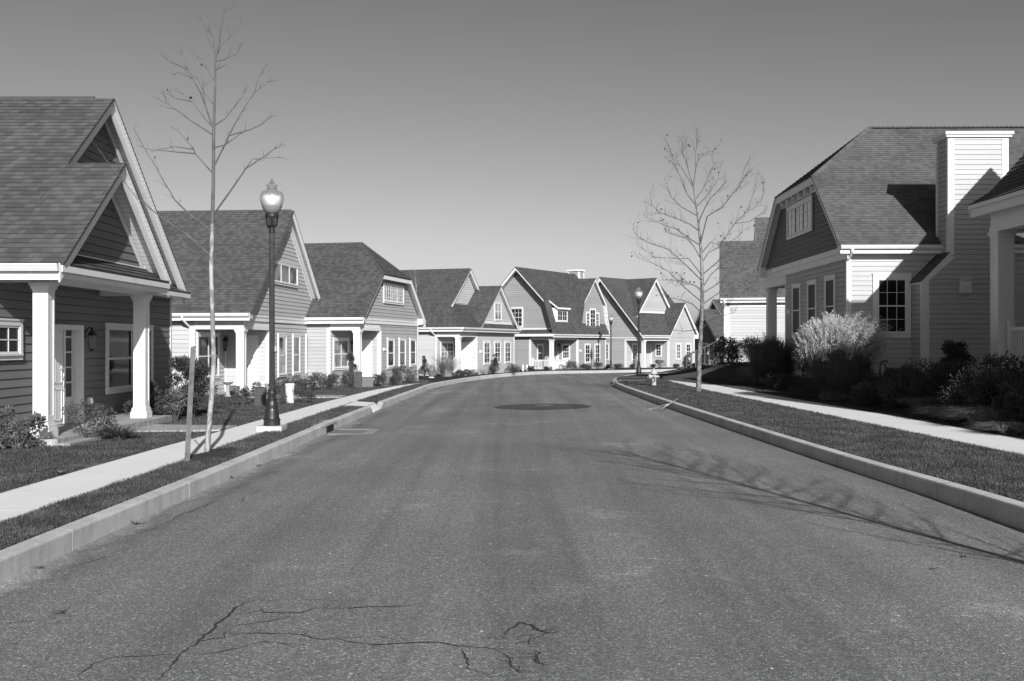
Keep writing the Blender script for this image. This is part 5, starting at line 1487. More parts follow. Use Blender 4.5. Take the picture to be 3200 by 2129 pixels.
def leaf_card(mb, c, L, W, rr, up=0.3, d=None):
    if d is None:
        th = rr.uniform(0, 6.283); el = rr.uniform(-.4, 1.2)
        d = Vector((math.cos(th)*math.cos(el), math.sin(th)*math.cos(el), math.sin(el) + up)); d.normalize()
    s = d.cross(Vector((rr.uniform(-1, 1), rr.uniform(-1, 1), rr.uniform(-.3, 1)))); 
    if s.length < 1e-4: s = Vector((1, 0, 0))
    s.normalize(); c = Vector(c); n = d.cross(s)*L*.12
    mb.raw([c, c + d*L*.5 + s*W*.5 - n, c + d*L, c + d*L*.5 - s*W*.5 - n, c + d*L*.5], [(0, 1, 4), (1, 2, 4), (2, 3, 4), (3, 0, 4)])

def shrub_meshes(seed, h, w, n=700, leaf=.05, clumps=9, shape='round', fill=0.85):
    rr = random.Random(seed); fo = MB(); stm = MB()
    cl = []
    for i in range(clumps):
        th = rr.uniform(0, 6.283); q = math.sqrt(rr.random())
        if shape == 'round': z = h*(.18 + .62*rr.random()); rad = w*.5*q*math.sqrt(max(.1, 1-((z/h-.4)/.75)**2))
        elif shape == 'cone': z = h*rr.random()**1.1*.92 + .05*h; rad = w*.42*(1.02 - z/h)*rr.uniform(.6, 1.1)
        elif shape == 'loose': z = h*(.25 + .7*rr.random()); rad = w*.5*q
        else: z = h*(.2 + .6*rr.random()); rad = w*.5*q
        if shape != 'cone': z = min(z, max(.35*h, h - w*.2))
        cl.append((rad*math.cos(th), rad*math.sin(th), z, (w*.20 if shape != 'cone' else w*.20*(1.15 - z/h)+.03)*rr.uniform(.7, 1.3)))
    for c in cl:
        b = (c[0]*.15, c[1]*.15, 0); m_ = ((c[0]+b[0])*.4 + rr.uniform(-.03, .03), (c[1]+b[1])*.4, c[2]*.5)
        stm.tube([b, m_, c[:3]], [.012, .009, .004], 4)
    for i in range(int(n*2.6)):
        c = cl[i % clumps]
        g = Vector((rr.gauss(0, 1), rr.gauss(0, 1), rr.gauss(0, 1))); g.normalize(); g *= c[3]*rr.uniform(.35, 1.1)
        p = Vector((c[0]+g.x, c[1]+g.y, max(.02, c[2]+g.z*.9)))
        d = g.normalized() + Vector((0, 0, .35)) + Vector((rr.gauss(0, .4), rr.gauss(0, .4), rr.gauss(0, .3))); d.normalize()
        leaf_card(fo, p, leaf*rr.uniform(.7, 1.4), leaf*rr.uniform(.35, .6), rr, d=d)
    return fo, stm

def shrub(name, label, cat, x, y, h, w, seed, mat='leaf_mid', n=700, leaf=.05, clumps=9, shape='round', group=None, dz=0.0):
    t = thing(name, label, cat, (x, y, ground(x, y) + dz), 0, group)
    fo, stm = shrub_meshes(seed, h, w, n, leaf, clumps, shape)
    fo.build('foliage', M[mat], t); stm.build('stems', M['twig'], t)
    return t

def blades_mesh(seed, h, w, n, width=.008, droop=.7, spread=.5, seg=4, base=.16):
    rr = random.Random(seed); mb = MB(); tips = []
    for i in range(n):
        th = rr.uniform(0, 6.283); q = math.sqrt(rr.random())
        b = Vector((math.cos(th)*q*w*base, math.sin(th)*q*w*base, 0)); L = h*rr.uniform(.45, 1.08)*(1 - .22*q*q)
        th2 = th + rr.gauss(0, .5); o = Vector((math.cos(th2), math.sin(th2), 0)); lean = spread*w*(.25 + .75*q)*rr.uniform(.6, 1.2)
        s = Vector((-o.y, o.x, 0))*width*rr.uniform(.6, 1.3)
        P = []
        for k in range(seg+1):
            t_ = k/seg; P.append(b + o*lean*t_**1.7 + Vector((0, 0, L*(t_ - droop*.45*t_**3))))
        for k in range(seg):
            a, c = P[k], P[k+1]; f0 = 1 - .8*k/seg; f1 = 1 - .8*(k+1)/seg
            mb.face([a - s*f0, a + s*f0, c + s*f1, c - s*f1])
        tips.append((P[-1], o))
    return mb, tips

def plume_mesh(tips, seed, every=1, L=.32, hairs=16):
    rr = random.Random(seed); mb = MB(); wind = Vector((.85, .1, 0))
    for i, (p, o) in enumerate(tips):
        if i % every: continue
        l0 = L*rr.uniform(.7, 1.2); sw = rr.uniform(.4, 1.0)
        d0 = (o*.3 + Vector((rr.gauss(0, .1), rr.gauss(0, .1), 1.0))).normalized(); sp = []
        for k in range(6):
            t_ = k/5; sp.append(p - d0*l0*.3 + d0*l0*t_ + (o*.25 + wind*sw*.45)*l0*t_*t_ - Vector((0, 0, l0*.22*t_*t_)))
        for j in range(hairs):
            k = rr.randint(0, 5); a = sp[k]; th = rr.uniform(0, 6.283)
            dd = Vector((math.cos(th)*.45 + o.x*.3 + wind.x*sw, math.sin(th)*.45 + o.y*.3, rr.uniform(.1, .6))); dd.normalize(); l = l0*rr.uniform(.28, .5)*(1.2 - .1*k)
            s_ = dd.cross(Vector((0, 0, 1))); s_.normalize(); s_ *= .0042
            m_ = a + dd*l*.55; e_ = a + dd*l*.85 - Vector((0, 0, l*.42))
            mb.face([a - s_, a + s_, m_ + s_, m_ - s_]); mb.face([m_ - s_, m_ + s_, e_])
    return mb

def grass_plant(label, x, y, h, w, seed, n, mat='blade', plumes=False, droop=.7, spread=.5, width=.008, dz=0.0, every=1, group=None, pmat='plume', hairs=16, PL=.32, base=.16, skirt=0):
    t = thing('ornamental_grass', label, 'ornamental grass', (x, y, ground(x, y) + dz), 0, group)
    mb, tips = blades_mesh(seed, h, w, n, width, droop, spread, base=base)
    if skirt:
        m2, _ = blades_mesh(seed+7, h*.62, w, skirt, width, 1.15, .62, 5, .3); mb.raw(m2.v, m2.f)
    mb.build('blades', M[mat], t)
    if plumes:
        up = [q for q in tips if q[0].z > h*.44]
        pm = plume_mesh(up, seed + 1, every, PL, hairs); pm.build('plumes', M[pmat], t)
    return t

def at(zf__, px, py, w=.5):      # ground point under a pixel, kept clear of the house walls behind it
    q = zf__(px, py); x, y = ray_ground(*q); m_ = min(.45, w*.4)
    for _ in range(200):
        hit = False
        for h_, a, b, c, d in FOOT:
            dx, dy = x - h_.x, y - h_.y; u = dx*h_.b[0] + dy*h_.b[1]; v = dx*h_.a[0] + dy*h_.a[1]
            if a < u < b + m_ and c - m_ < v < d: hit = True
        if not hit: break
        y -= .08; x = (q[0]-CX)/F*y
    return x, y
# left side, nearest house
shrub('hydrangea_bush', 'wilted hydrangea bush at the foot of the nearest porch column', 'bush', -7.72, 15.55, .68, .62, 11, 'leaf_light', 420, .07, 9, 'round')
shrub('rose_bush', 'loose leafy bush between the nearest porch column and the door', 'bush', -7.25, 17.0, .72, .75, 12, 'leaf_mid', 380, .05, 10, 'loose')
grass_plant('low feathery mound beside the loose bush near the paver path', -6.75, 17.15, .42, .75, 13, 420, 'blade', False, .9, .6, .006)
shrub('bush', 'leafy bush under the double window of the nearest house', 'bush', -8.05, 21.7, .85, .6, 14, 'leaf_mid', 420, .06, 8, 'loose')
shrub('bush', 'rounded bush just right of the second porch column', 'bush', -7.6, 21.95, .72, .6, 15, 'leaf_dark', 420, .055, 8, 'round')
shrub('bush', 'twiggy upright bush before the corner board of the nearest house', 'bush', -7.3, 21.6, .75, .5, 16, 'leaf_dry', 260, .04, 12, 'loose')
shrub('yew_tree', 'dark irregular yew at the corner of the nearest house', 'bush', -7.35, 22.9, 1.4, .8, 17, 'leaf_dark', 3200, .06, 26, 'loose')
# second house
shrub('rose_bush', 'small rose bush left of the slatted bin', 'bush', -7.55, 27.9, .48, .5, 18, 'leaf_mid', 300, .05, 8, 'loose', 'small bushes round the slatted bin')
shrub('rose_bush', 'small rose bush close behind the slatted bin', 'bush', -7.3, 29.0, .62, .6, 19, 'leaf_mid', 380, .05, 8, 'loose', 'small bushes round the slatted bin')
shrub('rose_bush', 'small bush between the lamp base and the white cylinder', 'bush', -6.6, 28.2, .35, .5, 20, 'leaf_light', 260, .04, 8, 'round')
for i, (px, py, hh, lab) in enumerate([(882, 1226, .58, 'first rose bush of the hedge behind the white cylinder'), (925, 1226, .62, 'second rose bush of the low hedge, in its middle left'), (968, 1222, .66, 'third rose bush of the low hedge, in its middle right'), (1010, 1219, .72, 'tallest rose bush of the low hedge, with dried heads'), (1036, 1213, .6, 'last dark bush of the low hedge by the white corner board')]):
    x, y = at(lambda a, b: (a, b), px, py, .8)
    shrub('rose_bush', lab, 'bush', x, y, hh, .85, 30+i, 'leaf_mid' if i < 4 else 'leaf_dark', 520, .055, 12, 'round', 'low rose hedge under the small windows')
x, y = ray_ground(950, 1261); shrub('rose_bush', 'solitary rounded rose bush on the lawn beside the paver path', 'bush', x, y, .42, .6, 36, 'leaf_mid', 420, .045, 9, 'round')
# third house
x, y = at(Z4, 575, 1432); shrub('conifer', 'ragged young conifer in front of the clipped gable porch column', 'conifer', x, y, 1.55, .85, 40, 'leaf_mid', 1100, .06, 22, 'cone')
for i, (px, py, hh, ww, lab) in enumerate([(825, 1428, .55, .7, 'round bush beside the smooth grey box'), (930, 1420, .72, .8, 'taller bush under the first small window of the clipped gable house'), (1030, 1412, .95, .9, 'tallest bush under the middle small window of the clipped gable house'), (1140, 1402, .75, .9, 'pale bush beside the thin sapling')]):
    x, y = at(Z4, px, py, ww); shrub('bush', lab, 'bush', x, y, hh, ww, 42+i, ('leaf_mid', 'leaf_dark', 'leaf_mid', 'leaf_light')[i], 420, .06, 9, 'round', 'bushes under the clipped gable house windows')
x, y = at(Z5, 295, 1490); shrub('conifer', 'dark pointed conifer at the corner right of the thin sapling', 'conifer', x, y, 1.2, .7, 47, 'leaf_dark', 700, .06, 16, 'cone')
x, y = at(Z5, 365, 1482); shrub('bush', 'sparse twiggy bush beside the dark pointed conifer', 'bush', x, y, .75, .6, 48, 'leaf_dry', 150, .05, 10, 'loose')
# fourth house
x, y = at(Z5, 570, 1478); grass_plant('tall fountain grass in front of the very pale house', x, y, 1.5, 1.7, 49, 700, 'straw', True, .35, .42, .012, 0, 2, pmat='straw', hairs=6)
for i, (px, py, hh, ww, lab) in enumerate([(755, 1466, .38, .8, 'left one of two low dark bushes before the pale house door'), (860, 1458, .38, .8, 'right one of two low dark bushes before the pale house door'), (1340, 1438, .62, .95, 'round bush under the last small window of the pale house'), (1420, 1432, .45, .6, 'smaller bush beside the two white posts')]):
    x, y = at(Z5, px, py, ww); shrub('bush', lab, 'bush', x, y, hh, ww, 50+i, ('leaf_dark', 'leaf_dark', 'leaf_mid', 'leaf_light')[i], 420, .06, 9, 'round', 'bushes before the pale house')
x, y = at(Z5, 1025, 1440); shrub('bush', 'bare twiggy plant under the first small window of the pale house', 'bush', x, y, .3, .5, 55, 'leaf_dry', 80, .05, 8, 'loose')
x, y = at(Z5, 1155, 1442); shrub('conifer', 'open tiered conifer before the pale house windows', 'conifer', x, y, 1.25, .8, 56, 'leaf_dark', 800, .06, 20, 'cone')
# fifth house
for i, (px, py, hh, ww, lab, mt) in enumerate([(470, 1412, .35, .45, 'small bush at the left end of the white railing', 'leaf_dark'), (675, 1408, .32, .6, 'small bush at the foot of the barn house column', 'leaf_mid'), (900, 1398, .7, .9, 'leafy rhododendron in front of the white railing', 'leaf_light'), (975, 1394, .65, .8, 'second rhododendron near the right porch post', 'leaf_mid'), (1105, 1390, .45, .9, 'low round bush under the barn house number plaque', 'leaf_mid'), (1180, 1388, .3, .5, 'low dark bush below the furled parasol', 'leaf_dark'), (1275, 1388, .8, .9, 'lumpy evergreen before the last barn house window', 'leaf_dark'), (1402, 1385, .35, .5, 'little round bush left of the far street lamp', 'leaf_dark'), (1535, 1383, .42, .7, 'little round bush right of the far street lamp', 'leaf_dark')]):
    x, y = at(Z6, px, py, ww); shrub('bush', lab, 'bush', x, y, hh, ww, 60+i, mt, 320, .07, 9, 'round', 'bushes along the far bend')
# sixth house
for i, (px, py, hh, ww, lab, mt, shp) in enumerate([(605, 1222, .38, .7, 'dark dome shaped bush by the left porch post of the end gable house', 'leaf_dark', 'round'), (835, 1214, .3, .4, 'tuft of bush right of the end gable house door', 'leaf_dark', 'loose'), (915, 1212, .7, .8, 'tall leafy stalks before the end gable house porch', 'leaf_mid', 'loose'), (1088, 1212, .3, .5, 'low spreading bush under the small gable', 'leaf_mid', 'loose'), (1207, 1206, 1.1, .95, 'dark young conifer under the small gable window', 'leaf_dark', 'cone'), (1272, 1205, .35, .5, 'sparse bush right of the dark young conifer', 'leaf_dry', 'loose')]):
    x, y = at(Z7, px, py, ww); shrub('conifer' if shp == 'cone' else 'bush', lab, 'conifer' if shp == 'cone' else 'bush', x, y, hh, ww, 70+i, mt, 300 if shp != 'cone' else 900, .07, 9 if shp != 'cone' else 18, shp, 'planting before the end gable house')
# right side
shrub('conifer', 'dark conifer behind the right street tree trunk', 'conifer', 11.0, 52.0, 1.5, 1.3, 80, 'leaf_dark', 900, .07, 16, 'cone', dz=-.1)
shrub('bush', 'big loose leafy bush at the white house corner', 'bush', 10.6, 47.5, 1.45, 1.9, 81, 'leaf_light', 1500, .085, 20, 'loose')
shrub('bush', 'leafy bush in front of the white siding', 'bush', 12.0, 48.0, 1.35, 1.6, 82, 'leaf_light', 1100, .085, 16, 'loose')
grass_plant('dark ornamental grass clump by the shaded porch post', 9.75, 37.6, 2.2, 1.75, 83, 4200, 'blade', True, .5, .30, .012, 0, 14, pmat='blade', hairs=14, PL=.4, base=.36, skirt=1600)
grass_plant('tall silver plumed grass glowing in the sun before the large house', 9.38, 28.4, 2.75, 1.75, 85, 5200, 'blade', True, .45, .34, .009, 0, 3, hairs=30, PL=.42, base=.34, skirt=2600)
shrub('bush', 'dark evergreen between the two tall grasses', 'bush', 9.7, 32.8, 1.6, 1.1, 87, 'leaf_dark', 1300, .06, 14, 'round')
for i, (x, y, hh, ww, lab) in enumerate([(9.55, 25.8, .55, 1.2, 'low dark bush at the right foot of the silver plumed grass'), (9.75, 24.7, 1.0, .85, 'narrow clipped boxwood left of the broad one'), (10.1, 23.9, .95, 1.35, 'broad clipped boxwood in front of the chimney corner board'), (11.2, 25.3, 1.2, .7, 'small bush standing against the large house wall'), (9.7, 20.2, .95, 1.3, 'wide clipped hedge below the porch column'), (9.75, 19.0, .8, .8, 'leafy bush at the right edge below the porch railing')]):
    shrub('boxwood', lab, 'bush', x, y, hh, ww, 90+i, 'leaf_dark', 2400, .065, 26, 'round', 'dark bushes in the shaded bed')
for i, (x, y, hh, ww) in enumerate([(9.75, 21.3, .6, 1.1), (10.9, 21.6, .9, 1.2), (9.6, 24.0, .6, 1.1), (11.0, 19.2, .8, 1.2), (10.0, 26.9, .55, 1.0), (10.2, 29.6, .6, 1.2), (10.0, 31.0, .5, 1.0), (9.55, 34.6, .5, 1.1)]):
    shrub('bush', 'low dark filler bush deep in the shade of the right bed', 'bush', x, y, hh, ww, 120+i, 'leaf_dark', 700, .07, 14, 'round', 'low filler bushes in the shaded bed')
grass_plant('first low grass mound left in the shaded bed', 9.6, 23.3, .55, 1.1, 100, 900, 'straw', False, 1.1, .62, .008, group='low grass mounds edging the shaded bed')
grass_plant('second low grass mound, in front of the clipped hedge', 9.3, 21.2, .6, 1.1, 101, 900, 'straw', False, 1.1, .62, .008, group='low grass mounds edging the shaded bed')
grass_plant('broad arching grass mound in the shaded bed, third along the pavement', 9.3, 19.5, .75, 1.4, 102, 1300, 'straw', False, 1.1, .6, .008, group='low grass mounds edging the shaded bed')
grass_plant('bright sunlit grass mound at the right edge of the lawn', 8.98, 18.05, .45, .95, 103, 1100, 'straw', False, 1.2, .66, .009, group='low grass mounds edging the shaded bed')

# ------------------------------------------------------------------ street trees
def bark_mat(name, lo, hi, sc=7.0):
    m, nt, b = new_mat(name); co = objco(nt)
    n = noise(nt, scale_vec(nt, co, (1, 1, .45)), sc, 3.0, .5, 1.2)
    f = noise(nt, scale_vec(nt, co, (1, 1, .3)), 40.0, 4.0)
    v = math_n(nt, 'ADD', n, math_n(nt, 'MULTIPLY', f, .25))
    nt.links.new(ramp(nt, v, [(.42, lo), (.60, lo*1.25), (.66, hi*.85), (.8, hi)]), b.inputs['Base Color'])
    b.inputs['Roughness'].default_value = .85; bump(nt, b, v, .4, .01)
    return m
M['bark_pale'] = bark_mat('pale_peeling_bark', .16, .40); M['bark_grey'] = bark_mat('mottled_grey_bark', .085, .24, 9.0); M['bark_limb'] = plain('limb_bark', .10, .9, .35, 6.0); M['bark_twig'] = plain('twig_bark', .055, .9, .3, 9.0)
def side_twigs(mb, tips, P, r0, rr, dens, L, lvl, up=.35):
    tot = sum((P[i+1]-P[i]).length for i in range(len(P)-1)); acc = rr.uniform(.1, .3)/dens
    for i in range(len(P)-1):
        a, b = P[i], P[i+1]; d = b - a; l = d.length; d = d.normalized(); s = 0.0
        while acc < l:
            p = a + d*acc
            q = Vector((rr.gauss(0, 1), rr.gauss(0, 1), rr.gauss(0, .6))); q -= d*q.dot(d); q.normalize()
            dd = (d*.75 + q*.75 + Vector((0, 0, up))).normalized(); LL = L*rr.uniform(.35, 1.15)
            pts = [p]; k = 3 if lvl else 2
            for j in range(k):
                dd = (dd + Vector((rr.gauss(0, .16), rr.gauss(0, .16), rr.gauss(0, .12) + .05))).normalized(); pts.append(pts[-1] + dd*LL/k)
            mb.tube(pts, [r0*(1 - .7*j/k) for j in range(k+1)], 4, False); tips.append(pts[-1])
            if lvl: side_twigs(mb, tips, pts, r0*.6, rr, dens*1.35, L*.45, lvl-1, up)
            acc += rr.uniform(.6, 1.4)/dens
        acc -= l
def tree(label, seed, D, zf__, trunk, tr, branches, br=.016, dens=3.0, tw=.45, lvl=1, bark='bark_pale', leaves=12, leafs=.05, depth=.55, group=None, twr=.0035, split=0):
    rr = random.Random(seed)
    def W(p, y): px, py = zf__(*p); return Vector(((px-CX)/F*y, y, CZ + (HY-py)/F*y))
    T = [W(p, D) for p in trunk]; base = T[0].copy()
    t = thing('street_tree', label, 'tree', (base.x, base.y, ground(base.x, base.y)), 0, group); o = Vector(t.location)
    mb = MB(); Q = [p - o - Vector((0, 0, .12 if i == 0 else 0)) for i, p in enumerate(T)]; c = split or len(Q)
    mb.tube(Q[:c], tr[:c], 10, False); mb.build('trunk', M[bark], t, smooth=True)
    bm_ = MB()
    if split: bm_.tube(Q[c-1:], tr[c-1:], 8, False)
    tm = MB(); tips = []
    for pts in branches:
        k = rr.uniform(-depth, depth); P0 = W(pts[0], D); out = []
        y0 = D + min(0, 0)
        for p in pts:
            q = W(p, D); dist = math.hypot(q.x-P0.x, (q.z-P0.z)*.5); out.append(W(p, D + k*dist) - o)
        n = len(out); L = sum((out[i+1]-out[i]).length for i in range(n-1))
        r0 = min(br, .004 + .0085*L); R_ = [max(.003, r0*(1 - .85*i/(n-1))) for i in range(n)]
        bm_.tube(out, R_, 6, False); tips.append(out[-1])
        side_twigs(tm, tips, out[(1 if n > 2 else 0):], twr, rr, dens, tw, lvl)
    bm_.build('branches', M['bark_limb'], t, smooth=True); tag(tm.build('twigs', M['bark_twig'], t), kind='stuff')
    if leaves:
        lm = MB()
        for i in range(leaves):
            p = rr.choice(tips); leaf_card(lm, p, leafs*rr.uniform(.7, 1.3), leafs*.8, rr, -.6)
        tag(lm.build('dead_leaves', M['leaf_dark'], t), kind='stuff')
    return t
A = Z12 = zf(400, 0, 2.24)
def fr(zf__, pts): return [((zf__(*p)[0] - 400)*2.24, zf__(*p)[1]*2.24) for p in pts]
t1_branches = [
 [(590,1210),(470,1075),(460,1045),(350,915),(295,885)], [(470,1075),(340,1065),(250,1055),(165,1050),(60,1020)], [(455,1045),(330,1028),(200,1050)],
 [(588,940),(440,845),(360,785),(290,735),(240,635)], [(290,735),(170,675)],
 [(590,885),(545,840),(480,755),(440,710),(380,655),(330,605)], [(440,710),(330,690),(270,630)],
 [(590,890),(545,750),(510,655),(450,545),(420,485),(380,380),(325,355)], [(420,485),(300,435),(230,370),(218,340)], [(450,545),(340,505),(333,550)],
 [(600,735),(530,640),(480,540)], [(540,735),(525,620),(580,560)], [(600,560),(560,490),(510,410),(480,410)],
 [(605,1160),(680,1010),(705,950),(760,845),(830,730),(885,650),(960,590),(1010,550)], [(705,950),(850,910),(920,880),(1010,815),(1040,805)], [(605,1035),(680,1015),(770,950),(830,905)], [(885,650),(915,535),(945,505)],
 [(605,880),(680,830),(800,680),(830,595)], [(605,1495),(740,1305),(825,1180),(940,1105),(1010,1050),(1105,1010)], [(825,1180),(870,1115),(940,1110),(1080,1100)],
 fr(Z3, [(460,440),(300,300),(150,200),(60,130),(0,70)]) + fr(Z1, [(900,780),(760,600),(690,520),(635,440)]),
 fr(Z3, [(465,270),(360,190),(270,110),(215,55),(185,0)]) + [(260,1290),(190,1160),(120,1050),(60,930),(22,885)],
 [(612,420),(605,360),(565,280),(520,140)], [(612,420),(640,340),(660,310),(735,240),(790,170)], [(620,430),(680,415),(760,380),(800,300)], [(615,490),(690,450)], [(605,370),(595,270),(565,170)], [(630,360),(645,250),(670,90),(680,45)],
 fr(Z3, [(480,420),(520,380)]),
]
tree('slender bare pale barked tree beside its wooden stake on the left', 5, 15.0, Z12, fr(Z2, [(1555,1490),(1575,1300),(1592,1100),(1612,800),(1602,450),(1592,100)]) + [(590,1568),(597,1300),(600,900),(610,600),(612,420),(618,330)], [.043,.040,.038,.036,.034,.032,.029,.026,.022,.016,.011,.006], t1_branches, .0145, 4.6, .22, 1, 'bark_pale', 6, .065, .6, split=7)
B13 = zf(1900, 400, 1.742)
t2 = [
 [(513,950),(420,872),(330,782),(250,740),(170,710)], [(512,880),(440,842),(380,830),(310,825),(285,830)], [(510,800),(440,712),(380,712),(250,705),(180,650)], [(508,830),(430,752),(330,662),(240,632),(165,595),(130,550)],
 [(503,640),(440,600),(380,555),(310,530),(235,500),(200,485)], [(495,560),(440,520),(340,482),(280,460),(240,420),(225,350)], [(488,480),(400,430),(350,385),(305,272)], [(478,420),(430,360),(365,200),(340,115)], [(468,330),(400,215),(360,180),(345,150)],
 [(465,320),(430,200),(405,130),(402,70)], [(465,320),(478,220),(500,150),(595,115)], [(478,240),(475,140),(495,50)], [(430,200),(425,110),(425,50)], [(475,390),(520,330),(560,230),(575,190)], [(480,430),(540,370),(600,280),(605,250)],
 [(500,640),(540,482),(620,432),(710,322),(755,245),(780,236)], [(710,322),(740,230),(757,190)], [(503,690),(560,620),(610,640),(690,520),(760,452),(830,420),(850,332)], [(760,452),(790,360),(800,290)], [(690,520),(770,510),(830,470),(868,465)],
 [(508,740),(545,680),(620,640),(700,600),(760,540)], [(512,800),(560,760),(640,690),(730,650),(835,650)], [(514,870),(560,800),(620,742),(700,720),(770,700)], [(515,900),(580,860),(650,800),(700,790),(800,745)], [(515,960),(600,900),(700,862),(790,830),(870,792)],
 [(510,1095),(420,1106),(355,1100),(330,1085)], [(515,1050),(570,1018),(640,965),(680,900),(750,900)], [(513,1010),(460,960),(400,935),(330,925),(280,900)], [(515,1090),(560,1040),(640,1020),(700,1000)], [(510,720),(470,650),(430,600),(350,580),(300,560)], [(490,520),(530,430),(560,380),(640,300),(650,285)], [(512,900),(480,860),(430,850),(350,850)],
]
tree('fuller bare tree with a mottled trunk on the right grass strip', 6, 33.65, B13, [(491,1440),(494,1380),(497,1250),(505,1130),(513,950),(512,780),(505,650),(490,490),(475,390),(465,320),(440,230),(425,150)], [.10,.082,.075,.070,.064,.056,.046,.036,.026,.02,.012,.007], t2, .020, 7.0, .55, 1, 'bark_grey', 110, .085, .85, twr=.0046)
SP = zf(0, 0, 1.0)
tree('thin staked sapling on the grass before the clipped gable house', 8, 50.2, SP, [(1304.7,1190),(1304,1130),(1302,1080),(1298,1030),(1299,960),(1301,900),(1294,830)], [.05,.047,.044,.04,.03,.02,.006],
     [[(1299,985),(1290,950),(1280,915),(1270,905)],[(1299,985),(1308,950),(1318,920)],[(1300,970),(1312,935),(1316,900)],[(1299,990),(1280,975),(1262,930)],[(1299,940),(1306,905),(1310,880)],[(1300,1000),(1318,960),(1322,950)],[(1299,1000),(1290,990),(1270,985)],[(1298,1040),(1280,1020),(1262,990)],[(1300,920),(1294,880),(1290,860)]], .014, 2.0, .35, 0, 'bark_pale', 0, .05, .5)
# tree of the same planting just outside the frame, right; its shadow lies across the road
rr = random.Random(21)
def grown(label, x, y, lean, H, seed):
    rr = random.Random(seed); t = thing('street_tree', label, 'tree', (x, y, ground(x, y)), 0)
    T = [Vector((lean*z + .05*math.sin(z*1.3), .04*math.sin(z*2), z)) for z in [0, .6, 1.3, 2.0, 2.8, 3.6, 4.4, 5.2, H]]
    mb = MB(); mb.tube(T, [.075, .062, .056, .05, .043, .036, .027, .018, .008], 10); mb.build('trunk', M['bark_grey'], t, smooth=True)
    bm_ = MB(); tm = MB(); tips = []
    for i in range(46):
        z = 1.6 + (H-2.0)*(i/45)**.9; th = i*2.4 + rr.uniform(-.4, .4); L = (1.0 + .9*math.sin(math.pi*min(1, (z-1.2)/(H-1))))*rr.uniform(.7, 1.15)
        p = Vector((lean*z + .05*math.sin(z*1.3), .04*math.sin(z*2), z)); d = Vector((math.cos(th), math.sin(th), rr.uniform(.3, .8))).normalized(); P = [p]
        for j in range(5): d = (d + Vector((rr.gauss(0, .1), rr.gauss(0, .1), .08))).normalized(); P.append(P[-1] + d*L/5)
        bm_.tube(P, [.015*(1-.16*j) for j in range(6)], 6, False); side_twigs(tm, tips, P[1:], .005, rr, 4.2, .7, 1)
    bm_.build('branches', M['bark_limb'], t); tag(tm.build('twigs', M['bark_twig'], t), kind='stuff')
    return t
grown('bare street tree on the near right grass strip beside the kerb', 5.75, 3.9, -.13, 6.4, 21)

# ------------------------------------------------------------------ small things
t = thing('tree_stake', 'rough square wooden stake in front of the slender left tree', 'stake', (-4.54, 13.9, ground(-4.54, 13.9)), .3)
M['stake'] = plain('grey_weathered_stake', .12, .9, .35, 12.0, .4, 50.0)
mb = MB(); a = [(-.036,-.036,-.1),(.036,-.036,-.1),(.036,.036,-.1),(-.036,.036,-.1)]; b_ = [(x+.085, y+.02, 1.61 + (.012 if x > 0 else -.008)) for x, y, z in [(-.033,-.033,0),(.033,-.033,0),(.033,.033,0),(-.033,.033,0)]]
mb.hexa(a, b_); mb.build('post', M['stake'], t)
mb = MB()
for z in (1.0, 1.06): mb.tube([(.05, .04, z), (.0, .5, z + .02), (-.05, 1.08, z + .03)], .006, 4)
mb.build('tie', M['stake'], t)

def slat_bin(label, x, y, w, d, hh, rz, nsl=5):
    M.setdefault('bin', plain('dark_plastic_bin', .055, .6, .2, 10.0))
    t = thing('bin', label, 'bin', (x, y, ground(x, y)), rz, 'dark slatted bins')
    mb = MB(); mb.box((-w/2, -d/2, 0), (w/2, d/2, hh))
    for i in range(nsl):
        z0 = hh*(i+.1)/nsl; z1 = hh*(i+.92)/nsl
        mb.box((-w/2-.004, -d/2-.014, z0), (w/2+.004, -d/2+.002, z1)); mb.box((w/2-.002, -d/2+.01, z0), (w/2+.014, d/2-.01, z1)); mb.box((-w/2-.014, -d/2+.01, z0), (-w/2+.002, d/2-.01, z1))
    mb.build('body', M['bin'], t)
    mb = MB(); mb.box((-w/2-.02, -d/2-.025, hh), (w/2+.02, d/2+.02, hh+.02)); mb.hexa([(-w/2-.01,-d/2-.015,hh+.02),(w/2+.01,-d/2-.015,hh+.02),(w/2+.01,d/2+.01,hh+.02),(-w/2-.01,d/2+.01,hh+.02)], [(-w/2+.05,-d/2+.04,hh+.05),(w/2-.05,-d/2+.04,hh+.05),(w/2-.05,d/2-.05,hh+.05),(-w/2+.05,d/2-.05,hh+.05)]); mb.build('lid', M['bin'], t)
slat_bin('dark slatted bin left of the near street lamp base', -7.0, 27.7, .27, .27, .47, .15)
x, y = at(Z4, 646, 1440); slat_bin('dark slatted bin beside the ragged young conifer', x, y, .30, .3, .62, .1, 6)
x, y = at(Z4, 733, 1432); t = thing('storage_box', 'smooth grey storage box right of a slatted bin', 'box', (x, y, ground(x, y)), .1); M['greybox'] = plain('grey_plastic_box', .13, .5, .1)
mb = MB(); mb.box((-.24, -.16, 0), (.24, .16, .4)); mb.build('body', M['greybox'], t); mb = MB(); mb.box((-.255, -.175, .4), (.255, .17, .44)); mb.box((-.01, -.18, .1), (.01, -.16, .4)); mb.build('lid', M['greybox'], t)
x, y = at(Z4, 818, 1340); t = thing('flower_pot', 'white bucket shaped pot on the porch of the clipped gable house', 'pot', (-6.15, 42.9, -.12), 0); mb = MB(); mb.lathe([(.11, 0), (.145, .22), (.155, .225), (.155, .25), (.14, .25), (.13, .2)], 20); mb.build('pot', M['trim'], t); mb = MB(); mb.lathe([(.13, .2), (.128, .215)], 16); mb.build('soil', M['mulch'], t)
